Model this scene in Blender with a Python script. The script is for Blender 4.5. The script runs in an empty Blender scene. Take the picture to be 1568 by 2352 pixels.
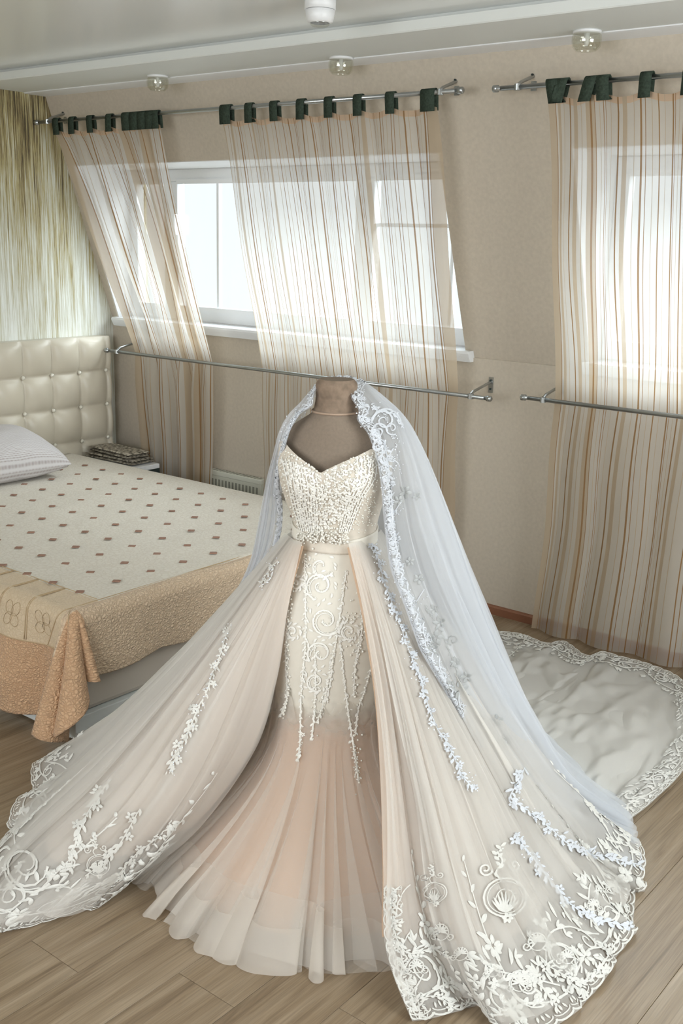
import bpy, bmesh, math, random
import numpy as np
from mathutils import Vector, Matrix
from mathutils.bvhtree import BVHTree

scene = bpy.context.scene
COL = scene.collection
random.seed(7)
RNG = np.random.default_rng(11)

# ------------------------------------------------------------------ camera
FPX, CX, CY, CAM_H = 2450.0, 784.0, 1176.0, 1.8
_v1 = np.array([-2400.0, 470.0]); _v2 = np.array([2750.0, 598.0])
AX = -np.array([_v1[0]-CX, _v1[1]-CY, FPX]); AX /= np.linalg.norm(AX)
AY = np.array([_v2[0]-CX, _v2[1]-CY, FPX]); AY -= AX*(AX@AY); AY /= np.linalg.norm(AY)
AZ = -np.cross(AX, AY)
if AZ[1] > 0: AZ = -AZ
ROT = np.stack([AX, AY, AZ], 1)
CAMP = np.array([0, 0, CAM_H])
cam_d = bpy.data.cameras.new('camera'); cam = bpy.data.objects.new('camera', cam_d); COL.objects.link(cam)
cam_d.sensor_fit = 'VERTICAL'; cam_d.sensor_height = 36.0; cam_d.sensor_width = 24.0
cam_d.lens = 36.0*FPX/2352.0; cam_d.clip_start = 0.05
_r = ROT.T@np.array([1., 0, 0]); _d = ROT.T@np.array([0, 1., 0]); _f = ROT.T@np.array([0, 0, 1.])
cam.matrix_world = Matrix(((_r[0], -_d[0], -_f[0], 0), (_r[1], -_d[1], -_f[1], 0), (_r[2], -_d[2], -_f[2], CAM_H), (0, 0, 0, 1)))
scene.camera = cam

# ------------------------------------------------------------------ world, light, exposure
w = bpy.data.worlds.new('overcast_sky'); scene.world = w; w.use_nodes = True
bg = w.node_tree.nodes['Background']; bg.inputs['Color'].default_value = (0.94, 0.98, 1.0, 1); bg.inputs['Strength'].default_value = 1.35

def area(name, loc, target, sx, sy, power, color=(1, 1, 1)):
    l = bpy.data.lights.new(name, 'AREA'); l.shape = 'RECTANGLE'; l.size = sx; l.size_y = sy; l.energy = power; l.color = color
    o = bpy.data.objects.new(name, l); COL.objects.link(o); o.location = loc
    o.rotation_euler = (Vector(target)-Vector(loc)).to_track_quat('-Z', 'Y').to_euler()
    return o
# sky light falling in through the two dormer windows (lamps stand outside, above the opening)
area('daylight_window_1', (-3.9, 6.2, 3.4), (-3.7, 3.6, 1.0), 4.0, 1.9, 260, (0.88, 0.95, 1.0))
area('daylight_window_2', (-0.6, 6.2, 3.4), (-0.9, 3.6, 1.0), 4.0, 1.9, 260, (0.88, 0.95, 1.0))
# fill lamps added outside unseen, assumed windows in the back and right walls
area('fill_lamp_back', (-1.6, -2.05, 1.75), (-1.9, 3.0, 3.2), 2.6, 1.5, 135, (0.97, 0.98, 1.0))
area('fill_lamp_right', (2.05, 2.3, 1.75), (-1.5, 2.5, 1.6), 1.9, 1.4, 150, (0.94, 0.97, 1.0))
vs = scene.view_settings
vs.view_transform = 'Standard'; vs.look = 'None'; vs.gamma = 1.0; vs.use_curve_mapping = False; vs.exposure = -0.22
scene.cycles.transparent_max_bounces = 26
scene.cycles.max_bounces = 7; scene.cycles.diffuse_bounces = 3; scene.cycles.glossy_bounces = 2; scene.cycles.transmission_bounces = 4
scene.cycles.use_adaptive_sampling = True; scene.cycles.adaptive_threshold = 0.12; scene.cycles.adaptive_min_samples = 16

# ------------------------------------------------------------------ helpers: maths
def ray(px, py):
    return ROT.T@np.array([(px-CX)/FPX, (py-CY)/FPX, 1.0])
def onz(px, py, z=0.0):
    d = ray(px, py); return CAMP+d*((z-CAM_H)/d[2])
def ony(px, py, y):
    d = ray(px, py); return CAMP+d*(y/d[1])
def onx(px, py, x):
    d = ray(px, py); return CAMP+d*(x/d[0])
_m = onz(780, 1950)
FW = ROT.T@np.array([0, 0, 1.]); FW[2] = 0; FW /= np.linalg.norm(FW)
RT = ROT.T@np.array([1., 0, 0]); RT[2] = 0; RT -= FW*(RT@FW); RT /= np.linalg.norm(RT)
M0 = _m+RT*-0.042                      # foot of the dress form
UPV = np.array([0, 0, 1.])
def L2W(r, t, z): return M0+RT*r-FW*t+UPV*z
def W2L(p): q = np.asarray(p)-M0; return np.array([q@RT, -(q@FW), q[2]])
def onT(px, py, t=0.0):
    d = ray(px, py); s = ((M0-CAMP)@FW-t)/(d@FW); return CAMP+d*s
def srgb(r, g, b):
    f = lambda c: ((c/255+0.055)/1.055)**2.4 if c > 10 else c/255/12.92
    return (f(r), f(g), f(b), 1)

def crom(P, n, closed=False):
    """Catmull-Rom through rows of P (k,d), n samples, chord-length parameter."""
    P = np.asarray(P, float)
    k = len(P)
    d = np.r_[0, np.cumsum(np.maximum(np.linalg.norm(np.diff(P, axis=0), axis=1), 1e-6)**0.7)]
    tt = np.linspace(0, d[-1], n) if np.isscalar(n) else np.asarray(n)*d[-1]
    m = np.zeros_like(P)
    m[1:-1] = (P[2:]-P[:-2])/(d[2:]-d[:-2])[:, None]
    m[0] = (P[1]-P[0])/(d[1]-d[0]); m[-1] = (P[-1]-P[-2])/(d[-1]-d[-2])
    i = np.clip(np.searchsorted(d, tt, side='right')-1, 0, k-2)
    h = (d[i+1]-d[i])[:, None]; s = ((tt-d[i])[:, None])/h
    return (2*s**3-3*s**2+1)*P[i]+(s**3-2*s**2+s)*h*m[i]+(-2*s**3+3*s**2)*P[i+1]+(s**3-s**2)*h*m[i+1]

def smooth_noise(n, cells, seed, octaves=3):
    r = np.random.default_rng(seed); x = np.linspace(0, 1, n); out = np.zeros(n); a = 1
    for o in range(octaves):
        c = max(2, int(cells*2**o)); v = r.uniform(-1, 1, c+3)
        xi = x*c; i = xi.astype(int).clip(0, c); f = xi-i; f = f*f*(3-2*f)
        out += a*(v[i]*(1-f)+v[i+1]*f); a *= 0.5
    return out
def noise2(nu, nv, cu, cv, seed):
    r = np.random.default_rng(seed); g = r.uniform(-1, 1, (cu+2, cv+2))
    x = np.linspace(0, cu, nu); y = np.linspace(0, cv, nv)
    i = x.astype(int).clip(0, cu-1 if cu > 1 else 0); j = y.astype(int).clip(0, cv-1 if cv > 1 else 0)
    fx = x-i; fy = y-j; fx = fx*fx*(3-2*fx); fy = fy*fy*(3-2*fy)
    a = g[i][:, j]; b = g[i+1][:, j]; c = g[i][:, j+1]; e = g[i+1][:, j+1]
    return (a*(1-fx[:, None])+b*fx[:, None])*(1-fy)+(c*(1-fx[:, None])+e*fx[:, None])*fy
def normals(G):
    du = np.gradient(G, axis=0); dv = np.gradient(G, axis=1)
    n = np.cross(du, dv); n /= np.maximum(np.linalg.norm(n, axis=2, keepdims=True), 1e-9)
    return n

# ------------------------------------------------------------------ helpers: objects
def tag(o, label=None, cat=None, group=None, kind=None):
    if label: o['label'] = label
    if cat: o['category'] = cat
    if group: o['group'] = group
    if kind: o['kind'] = kind
    return o
def empty(name, loc=(0, 0, 0), rz=0):
    o = bpy.data.objects.new(name, None); COL.objects.link(o); o.location = loc; o.rotation_euler = (0, 0, rz); o.empty_display_size = 0.1
    return o
def link(name, me, mats, parent=None, smooth=False):
    o = bpy.data.objects.new(name, me); COL.objects.link(o)
    if mats is not None:
        for m in (mats if isinstance(mats, (list, tuple)) else [mats]): me.materials.append(m)
    if smooth:
        me.polygons.foreach_set('use_smooth', [True]*len(me.polygons))
    if parent is not None:
        o.parent = parent
        o.matrix_parent_inverse = Matrix.Translation(parent.location).inverted() if parent.type == 'EMPTY' and parent.rotation_euler.z == 0 else Matrix()
    me.update()
    return o
class MB:
    """collects vertices and faces (world coordinates unless its thing says otherwise)"""
    def __init__(s): s.v = []; s.f = []; s.mi = []
    def add(s, vs, fs, mi=0):
        b = len(s.v); s.v += [tuple(map(float, v)) for v in vs]; s.f += [tuple(i+b for i in f) for f in fs]; s.mi += [mi]*len(fs); return s
    def box(s, a, b, mi=0):
        (x0, y0, z0), (x1, y1, z1) = a, b
        return s.add([(x0, y0, z0), (x1, y0, z0), (x1, y1, z0), (x0, y1, z0), (x0, y0, z1), (x1, y0, z1), (x1, y1, z1), (x0, y1, z1)],
                     [(0, 3, 2, 1), (4, 5, 6, 7), (0, 1, 5, 4), (1, 2, 6, 5), (2, 3, 7, 6), (3, 0, 4, 7)], mi)
    def tube(s, pts, rad, n=10, mi=0, cap=True):
        pts = [Vector(p) for p in pts]; rads = rad if isinstance(rad, (list, tuple)) else [rad]*len(pts)
        vs, fs = [], []
        for i, p in enumerate(pts):
            t = (pts[min(i+1, len(pts)-1)]-pts[max(i-1, 0)]).normalized()
            ref = Vector((0, 0, 1)) if abs(t.z) < 0.9 else Vector((1, 0, 0))
            a = t.cross(ref).normalized(); b = t.cross(a).normalized()
            for k in range(n):
                an = 2*math.pi*k/n; vs.append(p+(a*math.cos(an)+b*math.sin(an))*rads[i])
        for i in range(len(pts)-1):
            for k in range(n):
                fs.append((i*n+k, i*n+(k+1) % n, (i+1)*n+(k+1) % n, (i+1)*n+k))
        if cap:
            fs.append(tuple(range(n-1, -1, -1))); fs.append(tuple((len(pts)-1)*n+k for k in range(n)))
        return s.add(vs, fs, mi)
    def lathe(s, prof, c=(0, 0, 0), n=24, mi=0):
        vs, fs = [], []
        for r, z in prof:
            for k in range(n):
                an = 2*math.pi*k/n; vs.append((c[0]+r*math.cos(an), c[1]+r*math.sin(an), c[2]+z))
        for i in range(len(prof)-1):
            for k in range(n): fs.append((i*n+k, i*n+(k+1) % n, (i+1)*n+(k+1) % n, (i+1)*n+k))
        return s.add(vs, fs, mi)
    def build(s, name, mats, parent=None, smooth=False, bevel=0):
        me = bpy.data.meshes.new(name); me.from_pydata(s.v, [], s.f)
        if any(s.mi): me.polygons.foreach_set('material_index', s.mi)
        o = link(name, me, mats, parent, smooth)
        if bevel:
            m = o.modifiers.new('b', 'BEVEL'); m.width = bevel; m.segments = 2; m.limit_method = 'ANGLE'
        return o
def grid_mesh(name, G, mats, parent=None, mi=None, uv=None, closed=False):
    nu, nv = G.shape[:2]
    me = bpy.data.meshes.new(name)
    idx = np.arange(nu*nv).reshape(nu, nv)
    if closed:
        a = idx; b = np.roll(idx, -1, axis=0)
    else:
        a = idx[:-1]; b = idx[1:]
    q = np.stack([a[:, :-1], b[:, :-1], b[:, 1:], a[:, 1:]], -1).reshape(-1, 4)
    me.from_pydata(G.reshape(-1, 3).tolist(), [], q.tolist())
    if mi is not None: me.polygons.foreach_set('material_index', np.asarray(mi).reshape(-1).astype(int).tolist())
    if uv is not None:
        l = me.uv_layers.new(name='UVMap'); U = uv.reshape(-1, 2)[q.reshape(-1)]
        l.data.foreach_set('uv', U.reshape(-1).astype(float))
    return link(name, me, mats, parent, True)

# ------------------------------------------------------------------ materials
def new_mat(name):
    m = bpy.data.materials.new(name); m.use_nodes = True
    nt = m.node_tree; nt.nodes.clear(); out = nt.nodes.new('ShaderNodeOutputMaterial')
    return m, nt, out
def N(nt, t, **kw):
    n = nt.nodes.new(t)
    for k, v in kw.items():
        if k.startswith('i_'): n.inputs[k[2:].replace('_', ' ')].default_value = v
        else: setattr(n, k, v)
    return n
def ramp(nt, stops, interp='LINEAR'):
    r = nt.nodes.new('ShaderNodeValToRGB'); r.color_ramp.interpolation = interp
    e = r.color_ramp.elements
    while len(e) < len(stops): e.new(0.5)
    for el, (p, c) in zip(e, stops): el.position = p; el.color = c
    return r
def coords(nt, scale=(1, 1, 1), kind='Object', loc=(0, 0, 0), rot=(0, 0, 0)):
    tc = nt.nodes.new('ShaderNodeTexCoord'); mp = nt.nodes.new('ShaderNodeMapping')
    mp.inputs['Scale'].default_value = scale; mp.inputs['Location'].default_value = loc; mp.inputs['Rotation'].default_value = rot
    nt.links.new(tc.outputs[kind], mp.inputs[0]); return mp.outputs[0]
def plain(name, col, rough=0.5, metal=0, spec=0.5, noise=0.0, nscale=20, bump=0.0, bscale=200, sheen=0, coat=0):
    m, nt, out = new_mat(name); L = nt.links
    p = N(nt, 'ShaderNodeBsdfPrincipled'); p.inputs['Roughness'].default_value = rough; p.inputs['Metallic'].default_value = metal
    p.inputs['Specular IOR Level'].default_value = spec; p.inputs['Sheen Weight'].default_value = sheen; p.inputs['Coat Weight'].default_value = coat
    p.inputs['Base Color'].default_value = col
    co = coords(nt)
    if noise:
        n = N(nt, 'ShaderNodeTexNoise'); n.inputs['Scale'].default_value = nscale; n.inputs['Detail'].default_value = 4; L.new(co, n.inputs[0])
        r = ramp(nt, [(0.3, tuple(c*(1-noise) for c in col[:3])+(1,)), (0.7, tuple(min(1, c*(1+noise)) for c in col[:3])+(1,))])
        L.new(n.outputs[0], r.inputs[0]); L.new(r.outputs[0], p.inputs['Base Color'])
    if bump:
        n = N(nt, 'ShaderNodeTexNoise'); n.inputs['Scale'].default_value = bscale; n.inputs['Detail'].default_value = 3; L.new(co, n.inputs[0])
        b = N(nt, 'ShaderNodeBump'); b.inputs['Strength'].default_value = bump; b.inputs['Distance'].default_value = 0.002
        L.new(n.outputs[0], b.inputs['Height']); L.new(b.outputs[0], p.inputs['Normal'])
    L.new(p.outputs[0], out.inputs[0]); return m
def sheer(name, col, alpha, transl=0.5, noise=0.0, nscale=(30, 30, 30), rough=0.0):
    m, nt, out = new_mat(name); L = nt.links
    d = N(nt, 'ShaderNodeBsdfDiffuse'); t = N(nt, 'ShaderNodeBsdfTranslucent'); d.inputs[0].default_value = col; t.inputs[0].default_value = col
    mx = N(nt, 'ShaderNodeMixShader'); mx.inputs[0].default_value = transl; L.new(d.outputs[0], mx.inputs[1]); L.new(t.outputs[0], mx.inputs[2])
    tr = N(nt, 'ShaderNodeBsdfTransparent'); m2 = N(nt, 'ShaderNodeMixShader'); m2.inputs[0].default_value = alpha
    if noise:
        n = N(nt, 'ShaderNodeTexNoise'); n.inputs['Scale'].default_value = 1.0; n.inputs['Detail'].default_value = 3; L.new(coords(nt, nscale, 'UV'), n.inputs[0])
        mr = N(nt, 'ShaderNodeMapRange'); mr.inputs['From Min'].default_value = 0.3; mr.inputs['From Max'].default_value = 0.7
        mr.inputs['To Min'].default_value = max(0, alpha-noise); mr.inputs['To Max'].default_value = min(1, alpha+noise)
        L.new(n.outputs[0], mr.inputs[0]); L.new(mr.outputs[0], m2.inputs[0])
    L.new(tr.outputs[0], m2.inputs[1]); L.new(mx.outputs[0], m2.inputs[2]); L.new(m2.outputs[0], out.inputs[0])
    return m

MAT = {}
MAT['wall'] = plain('beige_wallpaper', srgb(201, 190, 174), 0.75, noise=0.05, nscale=60, bump=0.25, bscale=400, spec=0.2)
MAT['white_wall'] = plain('white_plaster', srgb(225, 224, 218), 0.7, spec=0.2)
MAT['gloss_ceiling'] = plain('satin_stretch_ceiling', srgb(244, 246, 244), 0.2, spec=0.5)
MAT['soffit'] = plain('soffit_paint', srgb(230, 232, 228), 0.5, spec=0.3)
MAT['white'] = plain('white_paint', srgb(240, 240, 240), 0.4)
MAT['pvc'] = plain('white_window_plastic', srgb(244, 246, 248), 0.3)
MAT['metal'] = plain('brushed_steel', srgb(175, 178, 178), 0.3, metal=1, noise=0.05)
MAT['green'] = plain('dark_green_felt', srgb(60, 70, 60), 0.95, spec=0.1, noise=0.25, nscale=120, bump=0.6, bscale=300)
MAT['leather'] = plain('beige_leatherette', srgb(205, 196, 178), 0.32, spec=0.5, bump=0.15, bscale=300)
MAT['bedside'] = plain('bed_side_upholstery', srgb(205, 196, 184), 0.6, spec=0.3)
MAT['plinth'] = plain('white_lacquer_plinth', srgb(226, 230, 228), 0.35, noise=0.03, nscale=8)
MAT['crystal'] = plain('crystal_button', srgb(225, 220, 205), 0.08, spec=1.0, coat=1)
MAT['radiator'] = plain('radiator_enamel', srgb(222, 222, 208), 0.35)
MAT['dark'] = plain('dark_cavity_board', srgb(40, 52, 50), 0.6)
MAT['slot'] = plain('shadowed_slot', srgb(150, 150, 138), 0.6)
MAT['baseboard'] = plain('red_brown_baseboard', srgb(138, 92, 68), 0.45, noise=0.12, nscale=15)

def mat_floor():
    m, nt, out = new_mat('oak_laminate'); L = nt.links
    oi = N(nt, 'ShaderNodeObjectInfo')
    tc = nt.nodes.new('ShaderNodeTexCoord'); mp = nt.nodes.new('ShaderNodeMapping'); L.new(tc.outputs['Object'], mp.inputs[0])
    mul = N(nt, 'ShaderNodeVectorMath', operation='SCALE'); cmb = N(nt, 'ShaderNodeCombineXYZ'); L.new(oi.outputs['Random'], cmb.inputs[0]); L.new(oi.outputs['Random'], cmb.inputs[1])
    L.new(cmb.outputs[0], mul.inputs[0]); mul.inputs['Scale'].default_value = 37.0; L.new(mul.outputs[0], mp.inputs['Location'])
    mp.inputs['Scale'].default_value = (9, 0.55, 1)
    n = N(nt, 'ShaderNodeTexNoise'); n.inputs['Scale'].default_value = 2.6; n.inputs['Detail'].default_value = 6; n.inputs['Roughness'].default_value = 0.6; n.inputs['Distortion'].default_value = 0.6; L.new(mp.outputs[0], n.inputs[0])
    r = ramp(nt, [(0.26, srgb(112, 93, 72)), (0.45, srgb(146, 126, 101)), (0.62, srgb(161, 142, 118)), (0.8, srgb(177, 160, 138))]); L.new(n.outputs[0], r.inputs[0])
    mp2 = nt.nodes.new('ShaderNodeMapping'); L.new(tc.outputs['Object'], mp2.inputs[0]); mp2.inputs['Scale'].default_value = (120, 2.2, 1); L.new(mul.outputs[0], mp2.inputs['Location'])
    n2 = N(nt, 'ShaderNodeTexNoise'); n2.inputs['Scale'].default_value = 2; n2.inputs['Detail'].default_value = 4; L.new(mp2.outputs[0], n2.inputs[0])
    r2 = ramp(nt, [(0.35, (0.72, 0.72, 0.72, 1)), (0.6, (1, 1, 1, 1))]); L.new(n2.outputs[0], r2.inputs[0])
    mx = N(nt, 'ShaderNodeMix', data_type='RGBA', blend_type='MULTIPLY'); mx.inputs[0].default_value = 0.8
    L.new(r.outputs[0], mx.inputs[6]); L.new(r2.outputs[0], mx.inputs[7])
    p = N(nt, 'ShaderNodeBsdfPrincipled'); p.inputs['Roughness'].default_value = 0.36; L.new(mx.outputs[2], p.inputs['Base Color'])
    b = N(nt, 'ShaderNodeBump'); b.inputs['Strength'].default_value = 0.15; b.inputs['Distance'].default_value = 0.002; L.new(n2.outputs[0], b.inputs['Height']); L.new(b.outputs[0], p.inputs['Normal'])
    L.new(p.outputs[0], out.inputs[0]); return m
MAT['floor'] = mat_floor()

def mat_mural():
    """photo mural of hanging gold and silver threads"""
    m, nt, out = new_mat('thread_mural'); L = nt.links
    n = N(nt, 'ShaderNodeTexNoise'); n.inputs['Scale'].default_value = 1; n.inputs['Detail'].default_value = 5; n.inputs['Roughness'].default_value = 0.72; L.new(coords(nt, (1, 130, 3.0)), n.inputs[0])
    n2 = N(nt, 'ShaderNodeTexNoise'); n2.inputs['Scale'].default_value = 1; n2.inputs['Detail'].default_value = 3; L.new(coords(nt, (1, 9, 1.1), loc=(0, 3, 1)), n2.inputs[0])
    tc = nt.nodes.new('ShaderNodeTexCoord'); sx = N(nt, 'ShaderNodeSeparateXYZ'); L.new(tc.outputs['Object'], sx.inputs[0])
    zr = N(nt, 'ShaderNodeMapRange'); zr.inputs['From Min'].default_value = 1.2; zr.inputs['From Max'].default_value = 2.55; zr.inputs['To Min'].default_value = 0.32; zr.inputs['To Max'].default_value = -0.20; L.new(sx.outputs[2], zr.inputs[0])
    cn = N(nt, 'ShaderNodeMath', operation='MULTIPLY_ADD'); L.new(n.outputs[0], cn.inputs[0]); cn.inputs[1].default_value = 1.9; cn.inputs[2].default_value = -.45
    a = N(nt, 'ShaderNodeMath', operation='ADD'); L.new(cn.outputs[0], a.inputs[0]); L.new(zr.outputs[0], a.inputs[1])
    s = N(nt, 'ShaderNodeMath', operation='MULTIPLY_ADD'); L.new(n2.outputs[0], s.inputs[0]); s.inputs[1].default_value = 0.7; s.inputs[2].default_value = -0.35
    b = N(nt, 'ShaderNodeMath', operation='ADD'); L.new(a.outputs[0], b.inputs[0]); L.new(s.outputs[0], b.inputs[1])
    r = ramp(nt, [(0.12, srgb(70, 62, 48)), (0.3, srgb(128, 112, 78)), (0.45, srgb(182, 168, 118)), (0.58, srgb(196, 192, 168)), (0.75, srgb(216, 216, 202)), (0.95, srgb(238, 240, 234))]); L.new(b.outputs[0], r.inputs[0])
    p = N(nt, 'ShaderNodeBsdfPrincipled'); p.inputs['Roughness'].default_value = 0.5; L.new(r.outputs[0], p.inputs['Base Color']); L.new(p.outputs[0], out.inputs[0])
    return m
MAT['mural'] = mat_mural()

def mat_quilt(name, col, dark, scale, strength=0.8, dist=0.004, stitch=0.16, stretch=(1, 1, 1)):
    m, nt, out = new_mat(name); L = nt.links
    co = coords(nt, stretch, 'UV')
    dn = N(nt, 'ShaderNodeTexNoise'); dn.inputs['Scale'].default_value = scale*0.8; dn.inputs['Detail'].default_value = 1; L.new(co, dn.inputs[0])
    mixv = N(nt, 'ShaderNodeMix', data_type='RGBA', blend_type='LINEAR_LIGHT'); mixv.inputs[0].default_value = 0.6/scale; L.new(co, mixv.inputs[6]); L.new(dn.outputs[1], mixv.inputs[7])
    v = N(nt, 'ShaderNodeTexVoronoi', feature='DISTANCE_TO_EDGE'); v.inputs['Scale'].default_value = scale; L.new(mixv.outputs[2], v.inputs[0])
    r = ramp(nt, [(0.0, (0, 0, 0, 1)), (stitch, (1, 1, 1, 1))]); L.new(v.outputs[0], r.inputs[0])
    c = N(nt, 'ShaderNodeMix', data_type='RGBA'); L.new(r.outputs[0], c.inputs[0]); c.inputs[6].default_value = dark; c.inputs[7].default_value = col
    p = N(nt, 'ShaderNodeBsdfPrincipled'); p.inputs['Roughness'].default_value = 0.9; p.inputs['Specular IOR Level'].default_value = 0.15; p.inputs['Sheen Weight'].default_value = 0.15
    L.new(c.outputs[2], p.inputs['Base Color'])
    b = N(nt, 'ShaderNodeBump'); b.inputs['Strength'].default_value = strength; b.inputs['Distance'].default_value = dist
    r2 = ramp(nt, [(0.0, (0, 0, 0, 1)), (0.35, (1, 1, 1, 1))]); L.new(v.outputs[0], r2.inputs[0])
    L.new(r2.outputs[0], b.inputs['Height']); L.new(b.outputs[0], p.inputs['Normal']); L.new(p.outputs[0], out.inputs[0]); return m
MAT['quilt_top'] = mat_quilt('cream_quilted_cotton', srgb(224, 217, 204), srgb(214, 205, 190), 46, 0.35, 0.003)
MAT['quilt_side'] = mat_quilt('peach_quilted_cotton', srgb(220, 182, 146), srgb(200, 160, 126), 95, 0.9, 0.004)
MAT['quilt_foot'] = mat_quilt('pale_peach_basket_quilting', srgb(224, 200, 172), srgb(206, 180, 152), 95, 0.9, 0.004, stretch=(1, 0.7, 1))
MAT['quilt_square'] = mat_quilt('beige_flower_squares', srgb(214, 194, 166), srgb(206, 184, 154), 70, 0.4, 0.003, 0.12)
MAT['patch'] = plain('brown_satin_patch', srgb(150, 112, 92), 0.6, noise=0.1, nscale=90)
MAT['seam'] = plain('beige_seam_cord', srgb(196, 172, 138), 0.9)

def mat_pillow():
    m, nt, out = new_mat('fine_grey_gingham'); L = nt.links
    ch = N(nt, 'ShaderNodeTexWave', wave_type='BANDS', bands_direction='X'); ch.inputs['Scale'].default_value = 24; L.new(coords(nt, (1, 1, 1), 'UV'), ch.inputs[0])
    ch2 = N(nt, 'ShaderNodeTexWave', wave_type='BANDS', bands_direction='Y'); ch2.inputs['Scale'].default_value = 24; L.new(coords(nt, (1, 1, 1), 'UV'), ch2.inputs[0])
    mu = N(nt, 'ShaderNodeMath', operation='MULTIPLY'); L.new(ch.outputs[1], mu.inputs[0]); L.new(ch2.outputs[1], mu.inputs[1])
    r = ramp(nt, [(0.1, srgb(214, 210, 210)), (0.75, srgb(160, 148, 144))]); L.new(mu.outputs[0], r.inputs[0])
    p = N(nt, 'ShaderNodeBsdfPrincipled'); p.inputs['Roughness'].default_value = 0.85; p.inputs['Specular IOR Level'].default_value = 0.2; L.new(r.outputs[0], p.inputs['Base Color']); L.new(p.outputs[0], out.inputs[0]); return m
MAT['pillow'] = mat_pillow()
def mat_brocade():
    m, nt, out = new_mat('grey_brocade'); L = nt.links
    v = N(nt, 'ShaderNodeTexNoise'); v.inputs['Scale'].default_value = 55; v.inputs['Detail'].default_value = 4; L.new(coords(nt), v.inputs[0])
    r = ramp(nt, [(0.38, srgb(92, 84, 72)), (0.5, srgb(152, 144, 130)), (0.62, srgb(200, 192, 176))]); L.new(v.outputs[0], r.inputs[0])
    p = N(nt, 'ShaderNodeBsdfPrincipled'); p.inputs['Roughness'].default_value = 0.7; L.new(r.outputs[0], p.inputs['Base Color']); L.new(p.outputs[0], out.inputs[0]); return m
MAT['brocade'] = mat_brocade()
MAT['cur'] = sheer('curtain_voile', srgb(238, 234, 227), 0.52, 0.64)
MAT['cur_stripe'] = sheer('curtain_tan_stripe', srgb(160, 124, 84), 0.86, 0.5)
MAT['cur_soft'] = sheer('curtain_pale_tan_stripe', srgb(200, 182, 158), 0.78, 0.55)
MAT['cur_hem'] = sheer('curtain_heading', srgb(218, 190, 164), 0.8, 0.5)
def mat_glass():
    m, nt, out = new_mat('clear_glass'); L = nt.links
    g = N(nt, 'ShaderNodeBsdfGlossy'); g.inputs['Roughness'].default_value = 0.03
    t = N(nt, 'ShaderNodeBsdfTransparent'); t.inputs[0].default_value = (0.97, 0.99, 0.99, 1)
    mx = N(nt, 'ShaderNodeMixShader'); mx.inputs[0].default_value = 0.06; L.new(t.outputs[0], mx.inputs[1]); L.new(g.outputs[0], mx.inputs[2]); L.new(mx.outputs[0], out.inputs[0]); return m
MAT['glass'] = mat_glass()
def mat_cup():
    m, nt, out = new_mat('lamp_glass'); L = nt.links
    g = N(nt, 'ShaderNodeBsdfGlossy'); g.inputs['Roughness'].default_value = 0.05; g.inputs[0].default_value = (0.9, 0.9, 0.85, 1)
    t = N(nt, 'ShaderNodeBsdfTransparent'); t.inputs[0].default_value = (0.93, 0.93, 0.90, 1)
    mx = N(nt, 'ShaderNodeMixShader'); mx.inputs[0].default_value = 0.10; L.new(t.outputs[0], mx.inputs[1]); L.new(g.outputs[0], mx.inputs[2]); L.new(mx.outputs[0], out.inputs[0]); return m
MAT['cup'] = mat_cup()
# dress cloths
MAT['form'] = plain('brown_jersey', srgb(138, 124, 110), 0.95, spec=0.1, bump=0.4, bscale=500, noise=0.06, nscale=150)
MAT['form_neck'] = plain('brown_lace_jersey', srgb(138, 120, 104), 0.9, spec=0.1, noise=0.22, nscale=45)
MAT['form_ring'] = plain('pale_neck_piping', srgb(172, 148, 128), 0.8)
MAT['satin'] = plain('ivory_satin', srgb(232, 226, 214), 0.5, spec=0.3, noise=0.02, nscale=30)
def mat_panel():
    """ivory satin whose weave thins out into bare tulle above the flounce"""
    m = plain('ivory_satin_panel', srgb(232, 226, 214), 0.5, spec=0.3, noise=0.02, nscale=30); nt = m.node_tree; L = nt.links
    out = next(n for n in nt.nodes if n.type == 'OUTPUT_MATERIAL'); p = next(n for n in nt.nodes if n.type == 'BSDF_PRINCIPLED')
    tc = nt.nodes.new('ShaderNodeTexCoord'); sx = N(nt, 'ShaderNodeSeparateXYZ'); L.new(tc.outputs['UV'], sx.inputs[0])
    n = N(nt, 'ShaderNodeTexNoise'); n.inputs['Scale'].default_value = 14; L.new(tc.outputs['UV'], n.inputs[0])
    a = N(nt, 'ShaderNodeMath', operation='MULTIPLY_ADD'); L.new(n.outputs[0], a.inputs[0]); a.inputs[1].default_value = .16; L.new(sx.outputs[1], a.inputs[2])
    mr = N(nt, 'ShaderNodeMapRange', interpolation_type='SMOOTHSTEP'); mr.inputs['From Min'].default_value = .84; mr.inputs['From Max'].default_value = 1.07; mr.inputs['To Min'].default_value = 1; mr.inputs['To Max'].default_value = 0; L.new(a.outputs[0], mr.inputs[0])
    t = N(nt, 'ShaderNodeBsdfTransparent'); mx = N(nt, 'ShaderNodeMixShader'); L.new(mr.outputs[0], mx.inputs[0]); L.new(t.outputs[0], mx.inputs[1]); L.new(p.outputs[0], mx.inputs[2]); L.new(mx.outputs[0], out.inputs[0])
    return m
MAT['panel'] = mat_panel()
MAT['bodice'] = plain('blush_beaded_satin', srgb(220, 210, 196), 0.55, spec=0.3, noise=0.06, nscale=45)
MAT['peach'] = plain('peach_lining', srgb(230, 184, 146), 0.8, spec=0.1)
MAT['peach_sheer'] = sheer('peach_underskirt', srgb(232, 206, 182), 0.85, 0.3)
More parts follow.
